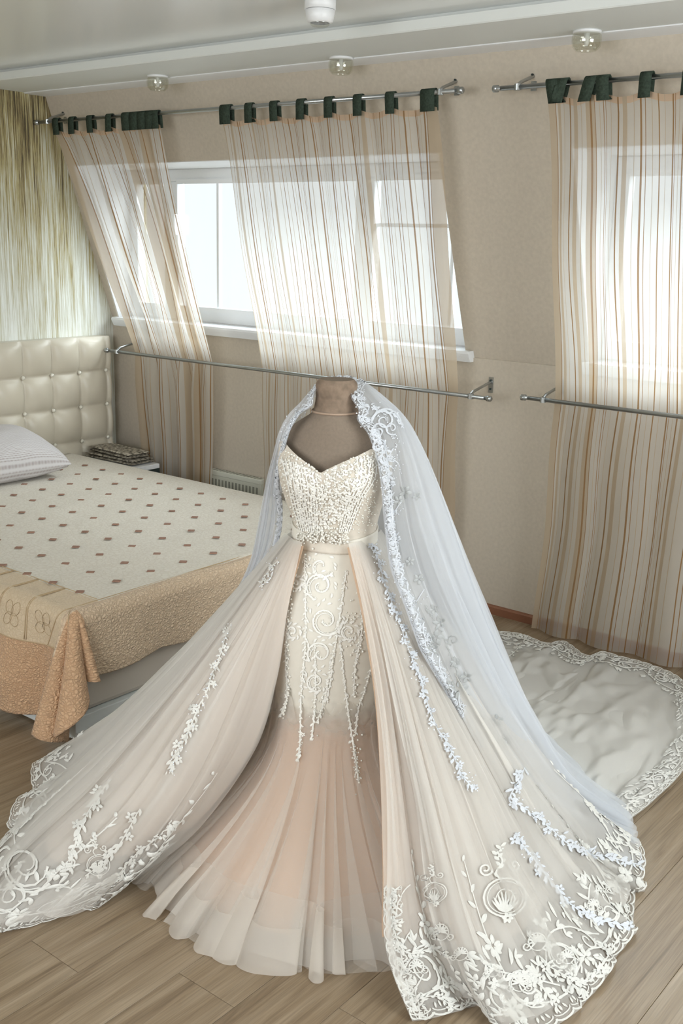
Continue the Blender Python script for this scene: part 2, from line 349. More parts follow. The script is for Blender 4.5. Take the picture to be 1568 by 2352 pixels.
def mat_lining():
    m = sheer('peach_to_ivory_lining', srgb(232, 206, 182), 0.85, 0.3); nt = m.node_tree; L = nt.links
    tc = nt.nodes.new('ShaderNodeTexCoord'); sx = N(nt, 'ShaderNodeSeparateXYZ'); L.new(tc.outputs['UV'], sx.inputs[0])
    r = ramp(nt, [(.12, srgb(234, 202, 174)), (.45, srgb(238, 222, 206)), (.75, srgb(238, 236, 234))]); L.new(sx.outputs[0], r.inputs[0])
    for n in nt.nodes:
        if n.type in ('BSDF_DIFFUSE', 'BSDF_TRANSLUCENT'): L.new(r.outputs[0], n.inputs[0])
    return m
MAT['over_lining'] = mat_lining()
MAT['tulle'] = sheer('ivory_tulle', srgb(242, 236, 228), 0.26, 0.3)
MAT['tulle_band'] = sheer('ivory_horsehair_band', srgb(238, 230, 220), 0.55, 0.35)
MAT['over'] = sheer('ivory_overskirt_tulle', srgb(244, 240, 234), 0.44, 0.3)
MAT['veil'] = sheer('white_veil_tulle', srgb(242, 245, 250), 0.44, 0.4)
MAT['train'] = sheer('ivory_train_tulle', srgb(246, 244, 239), 0.68, 0.35)
MAT['lace'] = plain('ivory_lace_thread', srgb(226, 224, 218), 0.75, spec=0.25, bump=0.5, bscale=700)
MAT['lace_cool'] = plain('white_lace_thread', srgb(218, 221, 227), 0.6, spec=0.35, bump=0.5, bscale=700)
MAT['lace_bright'] = plain('bright_ivory_embroidery', srgb(248, 246, 240), 0.7, spec=0.25)
MAT['silver'] = plain('silver_grey_embroidery', srgb(172, 174, 174), 0.4, spec=0.5)
MAT['pearl'] = plain('pearl', srgb(240, 236, 226), 0.2, spec=0.7, coat=0.4)
MAT['crystal_bead'] = plain('glass_bead', srgb(240, 244, 250), 0.08, spec=1.0, coat=1.0)
MAT['paper'] = plain('white_care_label', srgb(225, 225, 222), 0.7)
MAT['ink'] = plain('black_ink', srgb(50, 50, 52), 0.7)

# ================================================================== THE ROOM
XL, XR, YB, W = -5.4, 1.9, -1.9, 4.45        # left, right, back, window wall
ZK, ZS, ZC, KS = 1.28, 2.555, 2.61, 0.348     # kink of the wall, soffit, ceiling, slope dy/dz
def ysl(z): return W-KS*(z-ZK)
def struct(o): o['kind'] = 'structure'; return o

# floor: sub floor + laminate boards running away from the window wall
fl = struct(MB().box((XL-.2, YB-.2, -0.10), (XR+.2, W+.2, -0.012)).build('floor', MAT['dark']))
bw, bl = 0.193, 1.29
board_me = {}
def board_mesh(lx, ly):
    k = (round(lx, 3), round(ly, 3))
    if k not in board_me:
        me = bpy.data.meshes.new('plank'); g = 0.0005; e = 0.0008
        x0, x1, y0, y1 = -lx/2+g, lx/2-g, -ly/2+g, ly/2-g
        v = [(x0, y0, -.012), (x1, y0, -.012), (x1, y1, -.012), (x0, y1, -.012), (x0, y0, -e), (x1, y0, -e), (x1, y1, -e), (x0, y1, -e),
             (x0+e, y0+e, 0), (x1-e, y0+e, 0), (x1-e, y1-e, 0), (x0+e, y1-e, 0)]
        f = [(8, 9, 10, 11)]+[(4+i, 4+(i+1) % 4, 8+(i+1) % 4, 8+i) for i in range(4)]+[(i, (i+1) % 4, 4+(i+1) % 4, 4+i) for i in range(4)]
        me.from_pydata(v, [], f); me.materials.append(MAT['floor']); board_me[k] = me
    return board_me[k]
i = 0; x = XL+bw/2
while x < XR:
    y = YB-((i*0.437) % 1)*bl
    while y < W:
        y0, y1 = max(y, YB), min(y+bl, W)
        if y1-y0 > 0.02:
            o = bpy.data.objects.new('plank', board_mesh(bw, y1-y0)); COL.objects.link(o); o.location = (x, (y0+y1)/2, 0); o.parent = fl
        y += bl
    i += 1; x += bw

# ceiling with dropped soffit along the window wall
YSF = 3.50
struct(MB().box((XL-.2, YB-.2, ZC), (XR+.2, YSF+.04, ZC+.1)).build('ceiling', MAT['gloss_ceiling']))
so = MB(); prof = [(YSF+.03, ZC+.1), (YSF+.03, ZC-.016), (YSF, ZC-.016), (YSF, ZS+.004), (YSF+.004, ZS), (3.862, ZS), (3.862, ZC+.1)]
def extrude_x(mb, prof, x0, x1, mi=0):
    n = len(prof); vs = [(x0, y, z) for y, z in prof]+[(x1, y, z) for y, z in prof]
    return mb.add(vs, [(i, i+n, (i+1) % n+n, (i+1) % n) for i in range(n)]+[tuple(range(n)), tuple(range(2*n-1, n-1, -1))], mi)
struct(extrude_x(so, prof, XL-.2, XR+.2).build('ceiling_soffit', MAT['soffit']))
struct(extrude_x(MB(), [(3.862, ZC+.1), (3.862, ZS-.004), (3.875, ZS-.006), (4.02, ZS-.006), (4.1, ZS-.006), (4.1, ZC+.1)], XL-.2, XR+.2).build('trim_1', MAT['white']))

# walls
struct(MB().box((XL-.12, YB-.2, -.1), (XL, W+.3, ZC+.1)).build('wall_left', MAT['mural']))
def wall_with_hole(name, axis, pos, th, a0, a1, h0, h1):
    mb = MB()
    def bx(p0, p1, q0, q1):
        if axis == 'y': mb.box((p0, min(pos, pos+th), q0), (p1, max(pos, pos+th), q1))
        else: mb.box((min(pos, pos+th), p0, q0), (max(pos, pos+th), p1, q1))
    lo, hi = (XL-.12, XR+.12) if axis == 'y' else (YB-.12, W+.3)
    bx(lo, a0, -.1, ZC+.1); bx(a1, hi, -.1, ZC+.1); bx(a0, a1, -.1, h0); bx(a0, a1, h1, ZC+.1)
    return struct(mb.build(name, MAT['wall']))
wall_with_hole('wall_back', 'y', YB, -.12, -2.9, -0.3, 1.0, 2.5)
wall_with_hole('wall_right', 'x', XR, .12, 1.35, 3.25, 1.05, 2.45)
# window wall: straight lower part + sloping upper part with two openings
OPEN = [(-5.345, -2.772), (-2.125, 0.45)]; ZT = 2.182
wl = MB(); wl.box((XL, W, -.1), (XR, W+.3, ZK-.02))
def slope_piece(mb, x0, x1, z0, z1, th=0.2):
    a, b = (ysl(z0), z0), (ysl(z1), z1)
    extrude_x(mb, [a, b, (b[0]+th+.1, b[1]), (a[0]+th+.1, a[1])], x0, x1)
xs = [XL]+[v for o in OPEN for v in o]+[XR]
for k in range(0, len(xs), 2): slope_piece(wl, xs[k], xs[k+1], ZK-.02, ZT)
slope_piece(wl, XL, XR, ZT, ZC+.1)
struct(wl.build('wall_window', MAT['wall']))
# white plaster lining of the two window recesses, windows and sills
YG = 4.56
def window(k, x0, x1, mull, bars):
    rv = MB(); e = 0.004
    extrude_x(rv, [(ysl(ZT)+.005, ZT+.02), (ysl(ZT)+.005, ZT-.004), (YG+.03, ZT-.004), (YG+.03, ZT+.02)], x0, x1)
    for xx, s in ((x0, 1), (x1, -1)):
        vs = [(xx+s*e, ysl(ZK)+.006, ZK), (xx+s*e, YG+.03, ZK), (xx+s*e, YG+.03, ZT), (xx+s*e, ysl(ZT)+.006, ZT)]
        vs2 = [(xx-s*.01, v[1], v[2]) for v in vs]
        rv.add(vs+vs2, [(0, 1, 2, 3), (7, 6, 5, 4), (0, 3, 7, 4), (1, 0, 4, 5), (2, 1, 5, 6), (3, 2, 6, 7)])
    root = struct(rv.build('window_%d' % k, MAT['white']))
    fr = MB(); zb, zt = 1.30, ZT-.004; d0, d1 = YG, YG+.06
    fr.box((x0+.004, d0, zt-.07), (x1-.004, d1, zt)); fr.box((x0+.004, d0, zb), (x1-.004, d1, zb+.07))
    for a, b in [(x0+.004, x0+.07), (x1-.07, x1-.004)]+[(m-.06, m+.06) for m in mull]: fr.box((a, d0, zb+.07), (b, d1, zt-.07))
    fr.build('window_frame', MAT['pvc'], root, bevel=.004)
    ed = [x0+.07]+[v for m in mull for v in (m-.06, m+.06)]+[x1-.07]
    for j in range(0, len(ed), 2):
        a, b = ed[j], ed[j+1]
        MB().box((a, YG+.028, zb+.07), (b, YG+.034, zt-.07)).build('pane', MAT['glass'], root)
        s = MB()
        for (p, q) in (((a, YG-.008, zt-.085), (b, YG, zt-.07+.012)), ((a, YG-.008, zb+.058), (b, YG, zb+.085))): s.box(p, q)
        s.build('sash_bead', MAT['pvc'], root)
    for bx_ in bars: MB().box((bx_-.009, YG+.018, zb+.07), (bx_+.009, YG+.044, zt-.07)).build('glazing_bar', MAT['pvc'], root)
    MB().box((ed[-2], YG+.018, 1.866), (ed[-1], YG+.044, 1.884)).build('glazing_bar', MAT['pvc'], root)
    sill = MB(); extrude_x(sill, [(W-.045, ZK-.012), (W-.05, ZK+.0), (W-.045, ZK+.012), (YG+.02, ZK+.018), (YG+.02, ZK-.02), (W, ZK-.02), (W, ZK-.04), (W-.03, ZK-.04)], x0-.01, x1+.045)
    sill.build('window_sill', MAT['pvc'], root)
    return root
window(1, OPEN[0][0], OPEN[0][1], [-4.97, -3.50], [-4.59, -2.98+.02])
window(2, OPEN[1][0], OPEN[1][1], [-0.7], [-1.4])
hd = MB().box((-4.93, YG-.03, 1.80), (-4.905, YG, 1.92)).build('window_handle', MAT['pvc'], bpy.data.objects['window_1'], bevel=.004)
def unseen_window(k, axis, pos, a0, a1, h0, h1):  # out-of-view windows, added as openings for the two fill lamps
    mb = MB(); t = .06
    def bx(m_, p0, p1, q0, q1, d0=-.08, d1=-.02):
        if axis == 'y': m_.box((p0, pos+d0, q0), (p1, pos+d1, q1))
        else: m_.box((pos-d1, p0, q0), (pos-d0, p1, q1))
    mid = (a0+a1)/2
    bx(mb, a0, a1, h0, h0+t); bx(mb, a0, a1, h1-t, h1); bx(mb, a0, a0+t, h0+t, h1-t); bx(mb, a1-t, a1, h0+t, h1-t); bx(mb, mid-t/2, mid+t/2, h0+t, h1-t)
    r = struct(mb.build('window_%d' % k, MAT['pvc']))
    for p0, p1 in ((a0+t, mid-t/2), (mid+t/2, a1-t)):
        g = MB(); bx(g, p0, p1, h0+t, h1-t, -.054, -.048); g.build('pane', MAT['glass'], r)
unseen_window(3, 'y', YB, -2.9, -0.3, 1.0, 2.5)
unseen_window(4, 'x', XR, 1.35, 3.25, 1.05, 2.45)
struct(extrude_x(MB(), [(W, 0), (W-.016, 0), (W-.016, .036), (W-.010, .044), (W, .046)], XL, XR).build('baseboard_window', MAT['baseboard']))

# ================================================================== CEILING LAMPS
def glass_spot(x, y, label, r=.052):
    root = empty('ceiling_spotlight', (x, y, ZS)); tag(root, label, 'ceiling light', 'glass spotlights along the soffit')
    MB().lathe([(0.001, 0), (r*.98, 0), (r*.98, -.008), (0.001, -.008)], (x, y, ZS), 28).build('mounting_ring', MAT['white'], root, True)
    MB().lathe([(r*.86, -.008), (r, -.014), (r*1.04, -.03), (r*.98, -.055), (r*.72, -.068), (r*.64, -.068), (r*.9, -.052), (r*.95, -.03), (r*.9, -.012)], (x, y, ZS), 28).build('glass_shade', MAT['cup'], root, True)
    MB().lathe([(.001, -.008), (.010, -.008), (.010, -.04), (.006, -.05), (.001, -.052)], (x, y, ZS), 12).build('bulb', MAT['white'], root, True)
glass_spot(-4.22, 3.80, 'small glass ceiling spotlight above the left curtain panel')
glass_spot(-3.09, 3.83, 'small glass ceiling spotlight above the middle of the long left rod')
glass_spot(-1.935, 3.82, 'glass ceiling spotlight above the bare wall and right curtain')
rt = empty('ceiling_downlight', (-2.60, 3.10, ZC)); tag(rt, 'white cylindrical downlight on the glossy upper ceiling', 'ceiling light')
c0 = (-2.60, 3.10, ZC)
MB().lathe([(.001, 0), (.055, 0), (.055, -.035), (.05, -.036)], c0, 32).build('housing', MAT['white'], rt, True)
MB().lathe([(.05, -.037), (.053, -.038), (.046, -.075), (.034, -.079)], c0, 32).build('diffuser', MAT['white'], rt, True)
MB().lathe([(.034, -.079), (.033, -.086), (.026, -.09), (.001, -.088)], c0, 32).build('lens', MAT['cup'], rt, True)

# ================================================================== CURTAIN RODS
def rod(name, label, x0, x1, y, z, ywall, ends, cat='curtain rod'):
    root = empty(name, (x0, y, z)); tag(root, label, cat, 'steel curtain rods')
    r = .0095
    MB().tube([(x0, y, z), (x1, y, z)], r, 14).build('rod', MAT['metal'], root, True)
    for xe, s in ends:
        MB().tube([(xe, y, z), (xe-s*.012, y, z), (xe-s*.014, y, z), (xe-s*.034, y, z), (xe-s*.038, y, z)], [r*.9, r*.9, .014, .014, .009], 16).build('finial', MAT['metal'], root, True)
        bx_ = xe+s*.075
        b = MB(); zt = z+.055; yw = ywall(zt)
        b.tube([(bx_, y, z-.012), (bx_, y, z+.012)], .014, 14)
        b.tube([(bx_, y, z+.008), (bx_, y+.02, z+.02), (bx_, yw-.01, zt-.004), (bx_, yw, zt)], .007, 10)
        b.box((bx_-.012, ywall(z+.02)-.006, z+.0), (bx_+.012, yw+.01, zt+.02))
        br = b.build('bracket', MAT['metal'], root)
        for zz in (z+.018, zt+.004): MB().tube([(bx_, ywall(zz)-.011, zz), (bx_, ywall(zz)-.004, zz)], .005, 8).build('screw', MAT['dark'], br)
    return root
YU, ZU, YLo = 3.924, 2.40, 4.268
rod('curtain_rod', 'upper steel curtain rod over the left window with green-tabbed curtains', -5.355, -2.56, YU, ZU, ysl, ((-5.355, 1), (-2.56, -1)))
rod('curtain_rod', 'upper steel curtain rod at the right edge above the right window', -2.345, 0.7, YU, ZU-.004, ysl, ((-2.345, 1), (0.7, -1)))
rod('curtain_rod', 'lower steel rod holding the left window curtains back, beside the headboard', -5.222, -2.545, YLo, 1.102, lambda z: W, ((-5.222, 1), (-2.545, -1)))
rod('curtain_rod', 'lower steel rod holding the right window curtain against the wall', -2.318, 0.7, YLo, 1.127, lambda z: W, ((-2.318, 1), (0.7, -1)))

# ================================================================== CURTAINS
def curtain(label, top, mid, bot, zmid, tabs, seed, nf, warp=None, lab_group='striped voile curtain panels', amp=1.0, edge=0, bands=()):
    r = random.Random(seed)
    root = empty('striped_curtain', ((bot[0]+bot[1])/2, 4.36, 0.0)); tag(root, label, 'curtain', lab_group)
    # columns broken at stripe edges
    wid = abs(top[1]-top[0])*1.25; us, ms = [0.0], []
    def adv(wm, m):
        if us[-1] >= 1: return
        n = max(1, int(wm/.012)); 
        for _ in range(n):
            us.append(min(1.0, us[-1]+wm/wid/n)); ms.append(m)
            if us[-1] >= 1: break
    adv(.010, 2)
    while us[-1] < 1:
        k = r.random()
        adv(r.uniform(.018, .042), 0); adv(r.choice([.003, .004, .006, .008]), 1)
        if k < .45: adv(r.uniform(.006, .014), 0); adv(.003, 1)
        elif k < .7: adv(r.uniform(.01, .02), 0); adv(r.uniform(.01, .022), 2)
        adv(r.uniform(.015, .03), 0); adv(.003, 2)
    us = np.array(us); nu = len(us)
    for (b0_, b1_) in bands: ms = [2 if (b0_ < u < b1_ and q == 0) else q for u, q in zip(us[1:], ms)]
    if edge: ms = [2 if (u > 1-edge and q == 0) else q for u, q in zip(us[1:], ms)]
    ztop = 2.352
    zs = np.r_[ztop, np.linspace(ztop-.024, zmid, 26), np.linspace(zmid-.02, .018, 24)]
    nv = len(zs)
    uw = us if warp is None else warp(us)
    ph = 2*math.pi*nf*us+1.4*np.interp(us, np.linspace(0, 1, 9), [r.uniform(-1.6, 1.6) for _ in range(9)])
    sh = np.interp(us, np.linspace(0, 1, 12), [r.uniform(-1, 1) for _ in range(12)])
    tabx = sorted([t[0] for t in tabs])
    G = np.zeros((nu, nv, 3))
    for j, z in enumerate(zs):
        if z >= zmid:
            f = (ztop-z)/(ztop-zmid)
            ff = f+.10*math.sin(f*math.pi)*(1 if abs(mid[0]-top[0]) > .1 else .3)
            X = (top[0]+(mid[0]-top[0])*ff)+((top[1]+(mid[1]-top[1])*ff)-(top[0]+(mid[0]-top[0])*ff))*uw
            Y = YU+.004+(4.300-YU-.004)*f
            A = .004+.018*math.sin(min(1, f*1.05)*math.pi)*amp+.004
        else:
            g = (zmid-z)/zmid
            X = (mid[0]+(bot[0]-mid[0])*g)+((mid[1]+(bot[1]-mid[1])*g)-(mid[0]+(bot[0]-mid[0])*g))*uw
            Y = 4.303+.03*min(1, g*2)+.01*g; A = (.010+.026*min(1, g*3))*amp
        A = min(A, .036)
        G[:, j, 0] = X+A*.7*np.cos(ph+.6*sh)+.006*sh*math.sin(j*.35)
        G[:, j, 1] = np.minimum(Y+A*np.sin(ph+.4*sh*math.sin(j*.15)), W-.02)
        G[:, j, 2] = z
        if j <= 1:
            d = np.zeros(nu)
            for i in range(nu):
                dx = min(abs(G[i, j, 0]-t) for t in tabx); d[i] = -.016*min(1, dx/.06)
            G[:, j, 2] += d
    mi = np.tile(np.array(ms)[:, None], (1, nv-1)); mi[:, 0] = np.where(mi[:, 0] == 0, 3, mi[:, 0])
    grid_mesh('drape', G, [MAT['cur'], MAT['cur_stripe'], MAT['cur_soft'], MAT['cur_hem']], root, mi)
    for (tx, tw, tilt) in tabs:
        mb = MB(); pr = []
        h = tw/2
        path = [(YU-.014, 2.325), (YU-.014, ZU-.01)]+[(YU-.0125*math.cos(a), ZU+.0135*math.sin(a)) for a in np.linspace(.1, math.pi-.1, 7)]+[(YU+.013, ZU-.01), (YU+.013, 2.33)]
        for i, (yy, zz) in enumerate(path):
            sk = tilt*(ZU-zz)
            for s in (-1, 1): pr.append((tx+s*h+sk, yy, zz))
        fs = [(2*i, 2*i+1, 2*i+3, 2*i+2) for i in range(len(path)-1)]
        o = mb.add(pr, fs).build('tab', MAT['green'], root, True)
        m = o.modifiers.new('s', 'SOLIDIFY'); m.thickness = .004; m.offset = 1
    return root
def xu(px, py): return float(onz(px, py, ZU-.03)[0])
tabs1 = [(-5.19, .050, 0.1), (-5.05, .046, 0), (-4.895, .046, .1), (-4.735, .046, 0), (-4.60, .06, .1), (-4.535, .06, 0), (-4.475, .06, .05), (-4.415, .06, 0), (-4.375, .055, 0.1)]
tabs2 = [(-3.87, .07, .05), (-3.715, .046, .05), (-3.555, .046, .08), (-3.39, .046, .03), (-3.225, .046, .05), (-3.06, .046, .06), (-2.885, .046, .08), (-2.69, .07, .06)]
tabs3 = [(-2.115, .05, .25), (-2.075, .05, -.2), (-1.955, .05, -.25), (-1.905, .05, .12), (-1.735, .046, .0), (-1.575, .046, 0), (-1.41, .046, 0), (-1.24, .046, 0), (-1.07, .046, 0), (-.9, .046, 0), (-.7, .046, 0), (-.5, .046, 0), (-.3, .046, 0), (-.1, .046, 0), (.1, .046, 0), (.28, .046, 0)]
curtain('left striped curtain panel gathered beside the headboard and nightstand', (-5.215, -4.345), (-5.01, -4.353), (-5.0, -4.41), 1.102, tabs1, 3, 5, lambda u: u**0.92, amp=1.6, bands=((0, .04), (.60, .67), (.80, .90)))
curtain('wide striped curtain panel hanging in the middle behind the dress form', (-3.905, -2.655), (-3.98, -2.714), (-4.02, -2.75), 1.102, tabs2, 5, 7, amp=.7, edge=.03)
curtain('striped curtain panel of the right window reaching the floor', (-2.142, .30), (-2.205, .30), (-2.27, .30), 1.127, tabs3, 9, 12, amp=.6, bands=((0, .015), (.07, .085)))

# ================================================================== BED
BX0, BX1, BY0, BY1, BZ = -5.29, -2.945, 2.21, 3.985, 0.484
bed = empty('bed', (-4.1, 3.1, 0)); tag(bed, 'wide bed with tufted beige headboard, upholstered sides and white plinth', 'bed')
# white plinth boards, then the upholstered box
pl = MB()
extr = [(BX0, BY0-.012), (BX1+.006, BY0-.012), (BX1+.006, BY1), (BX0, BY1)]
pl.add([(x, y, .010) for x, y in extr]+[(x, y, .095) for x, y in extr], [(0, 3, 2, 1), (4, 5, 6, 7), (0, 1, 5, 4), (1, 2, 6, 5), (2, 3, 7, 6), (3, 0, 4, 7)])
pl.build('plinth', MAT['plinth'], bed, bevel=.003)
ft = MB()
for xx in (BX0+.1, BX1-.16):
    for yy in (BY0+.06, BY1-.12): ft = MB().box((xx, yy, 0), (xx+.06, yy+.06, .010)).build('foot', MAT['dark'], bed)
MB().box((BX0, BY0+.012, .095), (BX1-.014, BY1-.012, .40)).build('bed_box', MAT['bedside'], bed, bevel=.02)
MB().box((BX0, BY0+.05, .40), (BX1-.05, BY1-.05, .466)).build('mattress', MAT['bedside'], bed, bevel=.03)
# tufted headboard
HY1, HZ1 = 4.352, 1.182
by = [4.306-.2025*k for k in range(11)]; bzs = [.972-.2115*k for k in range(4)]
ys = np.linspace(HY1, 2.05, 240); zs = np.linspace(.1, HZ1, 110)
Yg, Zg = np.meshgrid(ys, zs, indexing='ij')
py_ = np.abs(np.sin(math.pi*(Yg-4.306)/.2025)); pz_ = np.abs(np.sin(math.pi*(Zg-.972)/.2115))
bul = .004+.044*(np.minimum(py_, 1)**.5)*(np.minimum(pz_, 1)**.5)
dimp = np.zeros_like(bul)
for a in by:
    for b in bzs: dimp = np.maximum(dimp, np.exp(-((Yg-a)**2+(Zg-b)**2)/(.022**2)))
edge = np.minimum(np.minimum((HY1-Yg)/.03, (Yg-2.05)/.03), (HZ1-Zg)/.03).clip(0, 1)
Xg = -5.315+(bul-.012*dimp)*np.sqrt(edge)
hb = grid_mesh('headboard', np.stack([Xg, Yg, Zg], -1), MAT['leather'], bed)
MB().box((XL+.002, 2.05, .1), (-5.313, HY1, HZ1)).build('headboard_back', MAT['leather'], bed, bevel=.006)
btn = MB(); btn.lathe([(.001, .014), (.007, .012), (.012, .006), (.013, 0), (.010, -.004)], (0, 0, 0), 12)
b0 = None
for a in by:
    for b in bzs:
        if b0 is None:
            b0 = btn.build('button', MAT['crystal'], hb, True); o = b0
        else:
            o = b0.copy(); COL.objects.link(o)
        o.parent = hb; o.location = (-5.306, a, b); o.rotation_euler = (0, math.pi/2, 0)

# ------------------------------------------------------------------ bedspread
bs = empty('bedspread', (-4.0, 3.1, BZ)); tag(bs, 'cream and peach quilted bedspread with brown patches draped over the bed', 'bedspread')
def drape(a, b, scallop=True):
    """cloth coordinate (a along the bed, b across) -> point; the cloth hangs over the foot and the near side"""
    R_ = .035
    x1, y0 = BX1+.004, BY0-.004
    dx = a-(x1-R_); dy = (y0+R_)-b
    top = BZ
    def over(d):   # arc then straight down
        if d <= 0: return d, 0.0
        q = R_*math.pi/2
        if d < q: return R_*math.sin(d/R_), R_*(1-math.cos(d/R_))
        return R_, R_+d-q
    if dx <= 0 and dy <= 0:
        return (a, b, top)
    if dy <= 0:
        h, v = over(dx); fl_ = .02*min(1, v/.2)*(1+.5*math.sin(b*11))
        return (x1-R_+h+fl_, b, top-v)
    if dx <= 0:
        h, v = over(dy); k = min(1, v/.3)
        fl_ = .045*k*(1+.6*math.sin(a*9+.4)+.3*math.sin(a*17))
        k2 = max(0, 1-(-dx)/.42)
        return (a, y0+R_-h-fl_-.05*k*k2*math.sin(k2*7), top-v)
    rho = math.hypot(dx, dy); phi = math.atan2(dy, dx)     # 0 = foot side, pi/2 = near side
    h, v = over(rho); k = min(1, v/.45)
    g = phi/(math.pi/2)
    rad = h+v*(.22+.17*math.cos(g*math.pi*4+.3)-.05*math.cos(g*2*math.pi))+.03*k
    ps = phi+.25*math.sin(g*math.pi*4)*k
    return (x1-R_+rad*math.cos(ps), y0+R_-rad*math.sin(ps), top-v)
LF, LN = .262, .455          # drop at the foot and at the near side
aa = np.r_[np.linspace(BX0+.02, BX1-.06, 90), np.linspace(BX1-.05, BX1-.031+LF, 54)]
bb = np.r_[np.linspace(BY0+.035-LN, BY0+.09, 74), np.linspace(BY0+.12, BY1-.02, 60), np.linspace(BY1-.01, BY1+.2, 20)]
G = np.zeros((len(aa), len(bb), 3)); UV = np.zeros((len(aa), len(bb), 2))
for i, a in enumerate(aa):
    for j, b in enumerate(bb):
        a2, b2 = a, b
        ex = (a-(BX1-.031))/LF; ey = ((BY0+.031)-b)/LN
        if ex > 0: a2 = BX1-.031+(a-(BX1-.031))*(1-.085*(1-abs(math.sin((b-BY0)*math.pi/.42+.35)))*ex**3)
        if ey > 0: b2 = BY0+.031-((BY0+.031)-b)*(1-.06*(1-abs(math.sin((a-BX1)*math.pi/.40+.2)))*ey**3)
        if ex > 0 and ey > 0:   # rounded cloth corner
            q = math.hypot(ex, ey)
            s = min(1, 1.22/max(q, 1e-6)); a2 = BX1-.031+(a2-(BX1-.031))*s; b2 = BY0+.031-((BY0+.031)-b2)*s
        if b > BY1-.02:
            d = b-(BY1-.02); p = drape(a2, BY1-.02); p = (p[0], p[1]+min(d, .03), max(.03, p[2]-max(0, d-.02)*(1 if p[2] > BZ-.03 else .3)))
        else: p = drape(a2, b2)
        G[i, j] = p; UV[i, j] = (a, b)
bump = noise2(len(aa), len(bb), 40, 34, 5)
G[:, :, 2] = np.where(G[:, :, 2] > BZ-.001, G[:, :, 2]+.004*bump, G[:, :, 2])
G[:, :, 2] = np.maximum(G[:, :, 2], .016)
ac = (aa[:-1]+aa[1:])/2; bc = (bb[:-1]+bb[1:])/2
mi = np.zeros((len(aa)-1, len(bb)-1), int)
A2, B2 = np.meshgrid(ac, bc, indexing='ij')
mi[A2 > BX1-.045] = 2
mi[(B2 < BY0+.155) & (A2 <= BX1-.045)] = 3
mi[(B2 < BY0-.135)] = 1
mi[(B2 < BY0+.035) & (A2 > BX1-.045+.02)] = 1
sp = grid_mesh('quilt', G, [MAT['quilt_top'], MAT['quilt_side'], MAT['quilt_foot'], MAT['quilt_square']], bs, mi, UV)
m_ = sp.modifiers.new('s', 'SOLIDIFY'); m_.thickness = .010; m_.offset = 1
# sewn-on patches on the lattice of the quilting
pm = bpy.data.meshes.new('patch'); pm.from_pydata([(-.0155, -.012, 0), (.0155, -.012, 0), (.0155, .012, 0), (-.0155, .012, 0), (-.014, -.0105, .003), (.014, -.0105, .003), (.014, .0105, .003), (-.014, .0105, .003)], [],
    [(4, 5, 6, 7), (0, 1, 5, 4), (1, 2, 6, 5), (2, 3, 7, 6), (3, 0, 4, 7)]); pm.materials.append(MAT['patch'])
for i in range(0, 12):
    for j in range(0, 10):
        x_ = -3.113-.1635*i; y_ = 2.372+.1745*j+(.004*i if j else 0)
        if y_ > BY1-.06 or x_ < -5.0: continue
        o = bpy.data.objects.new('patch', pm); COL.objects.link(o); o.parent = bs; o.matrix_parent_inverse = Matrix.Translation(bs.location).inverted()
        o.location = (x_, y_, BZ+.0125); o.rotation_euler = (0, 0, math.radians(40)+random.uniform(-.08, .08))
def side_patch(a, b, sc, tri=False):
    p = Vector(drape(a, b)); u = (Vector(drape(a+.01, b))-p).normalized(); v = (Vector(drape(a, b+.01))-p).normalized(); n = u.cross(v).normalized()
    o = bpy.data.objects.new('patch', pm); COL.objects.link(o); o.parent = bs; o.matrix_parent_inverse = Matrix.Translation(bs.location).inverted()
    o.matrix_world = Matrix.Translation(p+n*.0120) @ Matrix((u, v, n)).transposed().to_4x4() @ Matrix.Diagonal((sc, sc*.9, 1, 1))
for i in range(0, 6):
    side_patch(-3.1-.1635*i, BY0+.02, 1.0); side_patch(-3.19-.1635*i, BY0-.135, .7)
for j in range(0, 8): side_patch(BX1-.02, 2.45+.19*j, .55)
# seam cords along the panel joins
def seam(pts):
    mb = MB(); q = []
    for a, b in pts:
        p = Vector(drape(a, b)); u = (Vector(drape(a+.004, b))-p); v = (Vector(drape(a, b+.004))-p); n = u.cross(v).normalized(); q.append(p+n*.0110)
    return mb.tube(q, .0022, 5).build('seam', MAT['seam'], bs, True)
seam([(a, BY0-.135) for a in np.linspace(BX0+.2, BX1-.05, 60)]); seam([(a, BY0+.155) for a in np.linspace(BX0+.2, BX1-.06, 40)])
seam([(BX1-.05, b) for b in np.linspace(BY0+.03, BY1-.05, 50)]); seam([(BX1-.045+s*.20, BY0+.035-s*.34) for s in np.linspace(.05, 1, 30)])
seam([(BX1-.05+s*-.1, BY0+.03-s*.165) for s in np.linspace(0, 1, 16)])
for i in range(0, 8):
    for d_ in (-.004, .004): seam([(-3.19-.1635*i+d_, b) for b in np.linspace(BY0-.13, BY0+.15, 16)])
# flower stitching on the squares of the near side
for i in range(0, 8):
    cxs, cys = -3.19-.1635*i+.085, BY0-.052
    mb = MB()
    for k in range(4):
        an = math.pi/4+k*math.pi/2; pts = []
        for s in np.linspace(0, 2*math.pi, 15):
            rr = .052*(1-math.cos(s))/2; w_ = .020*math.sin(s)
            a = cxs+rr*math.cos(an)-w_*math.sin(an); b = cys+rr*math.sin(an)+w_*math.cos(an)
            p = Vector(drape(a, b)); n = (Vector(drape(a+.004, b))-p).cross(Vector(drape(a, b+.004))-p).normalized(); pts.append(p+n*.0112)
        mb.tube(pts, .0012, 4)
    mb.build('flower_stitching', MAT['seam'], bs, True)
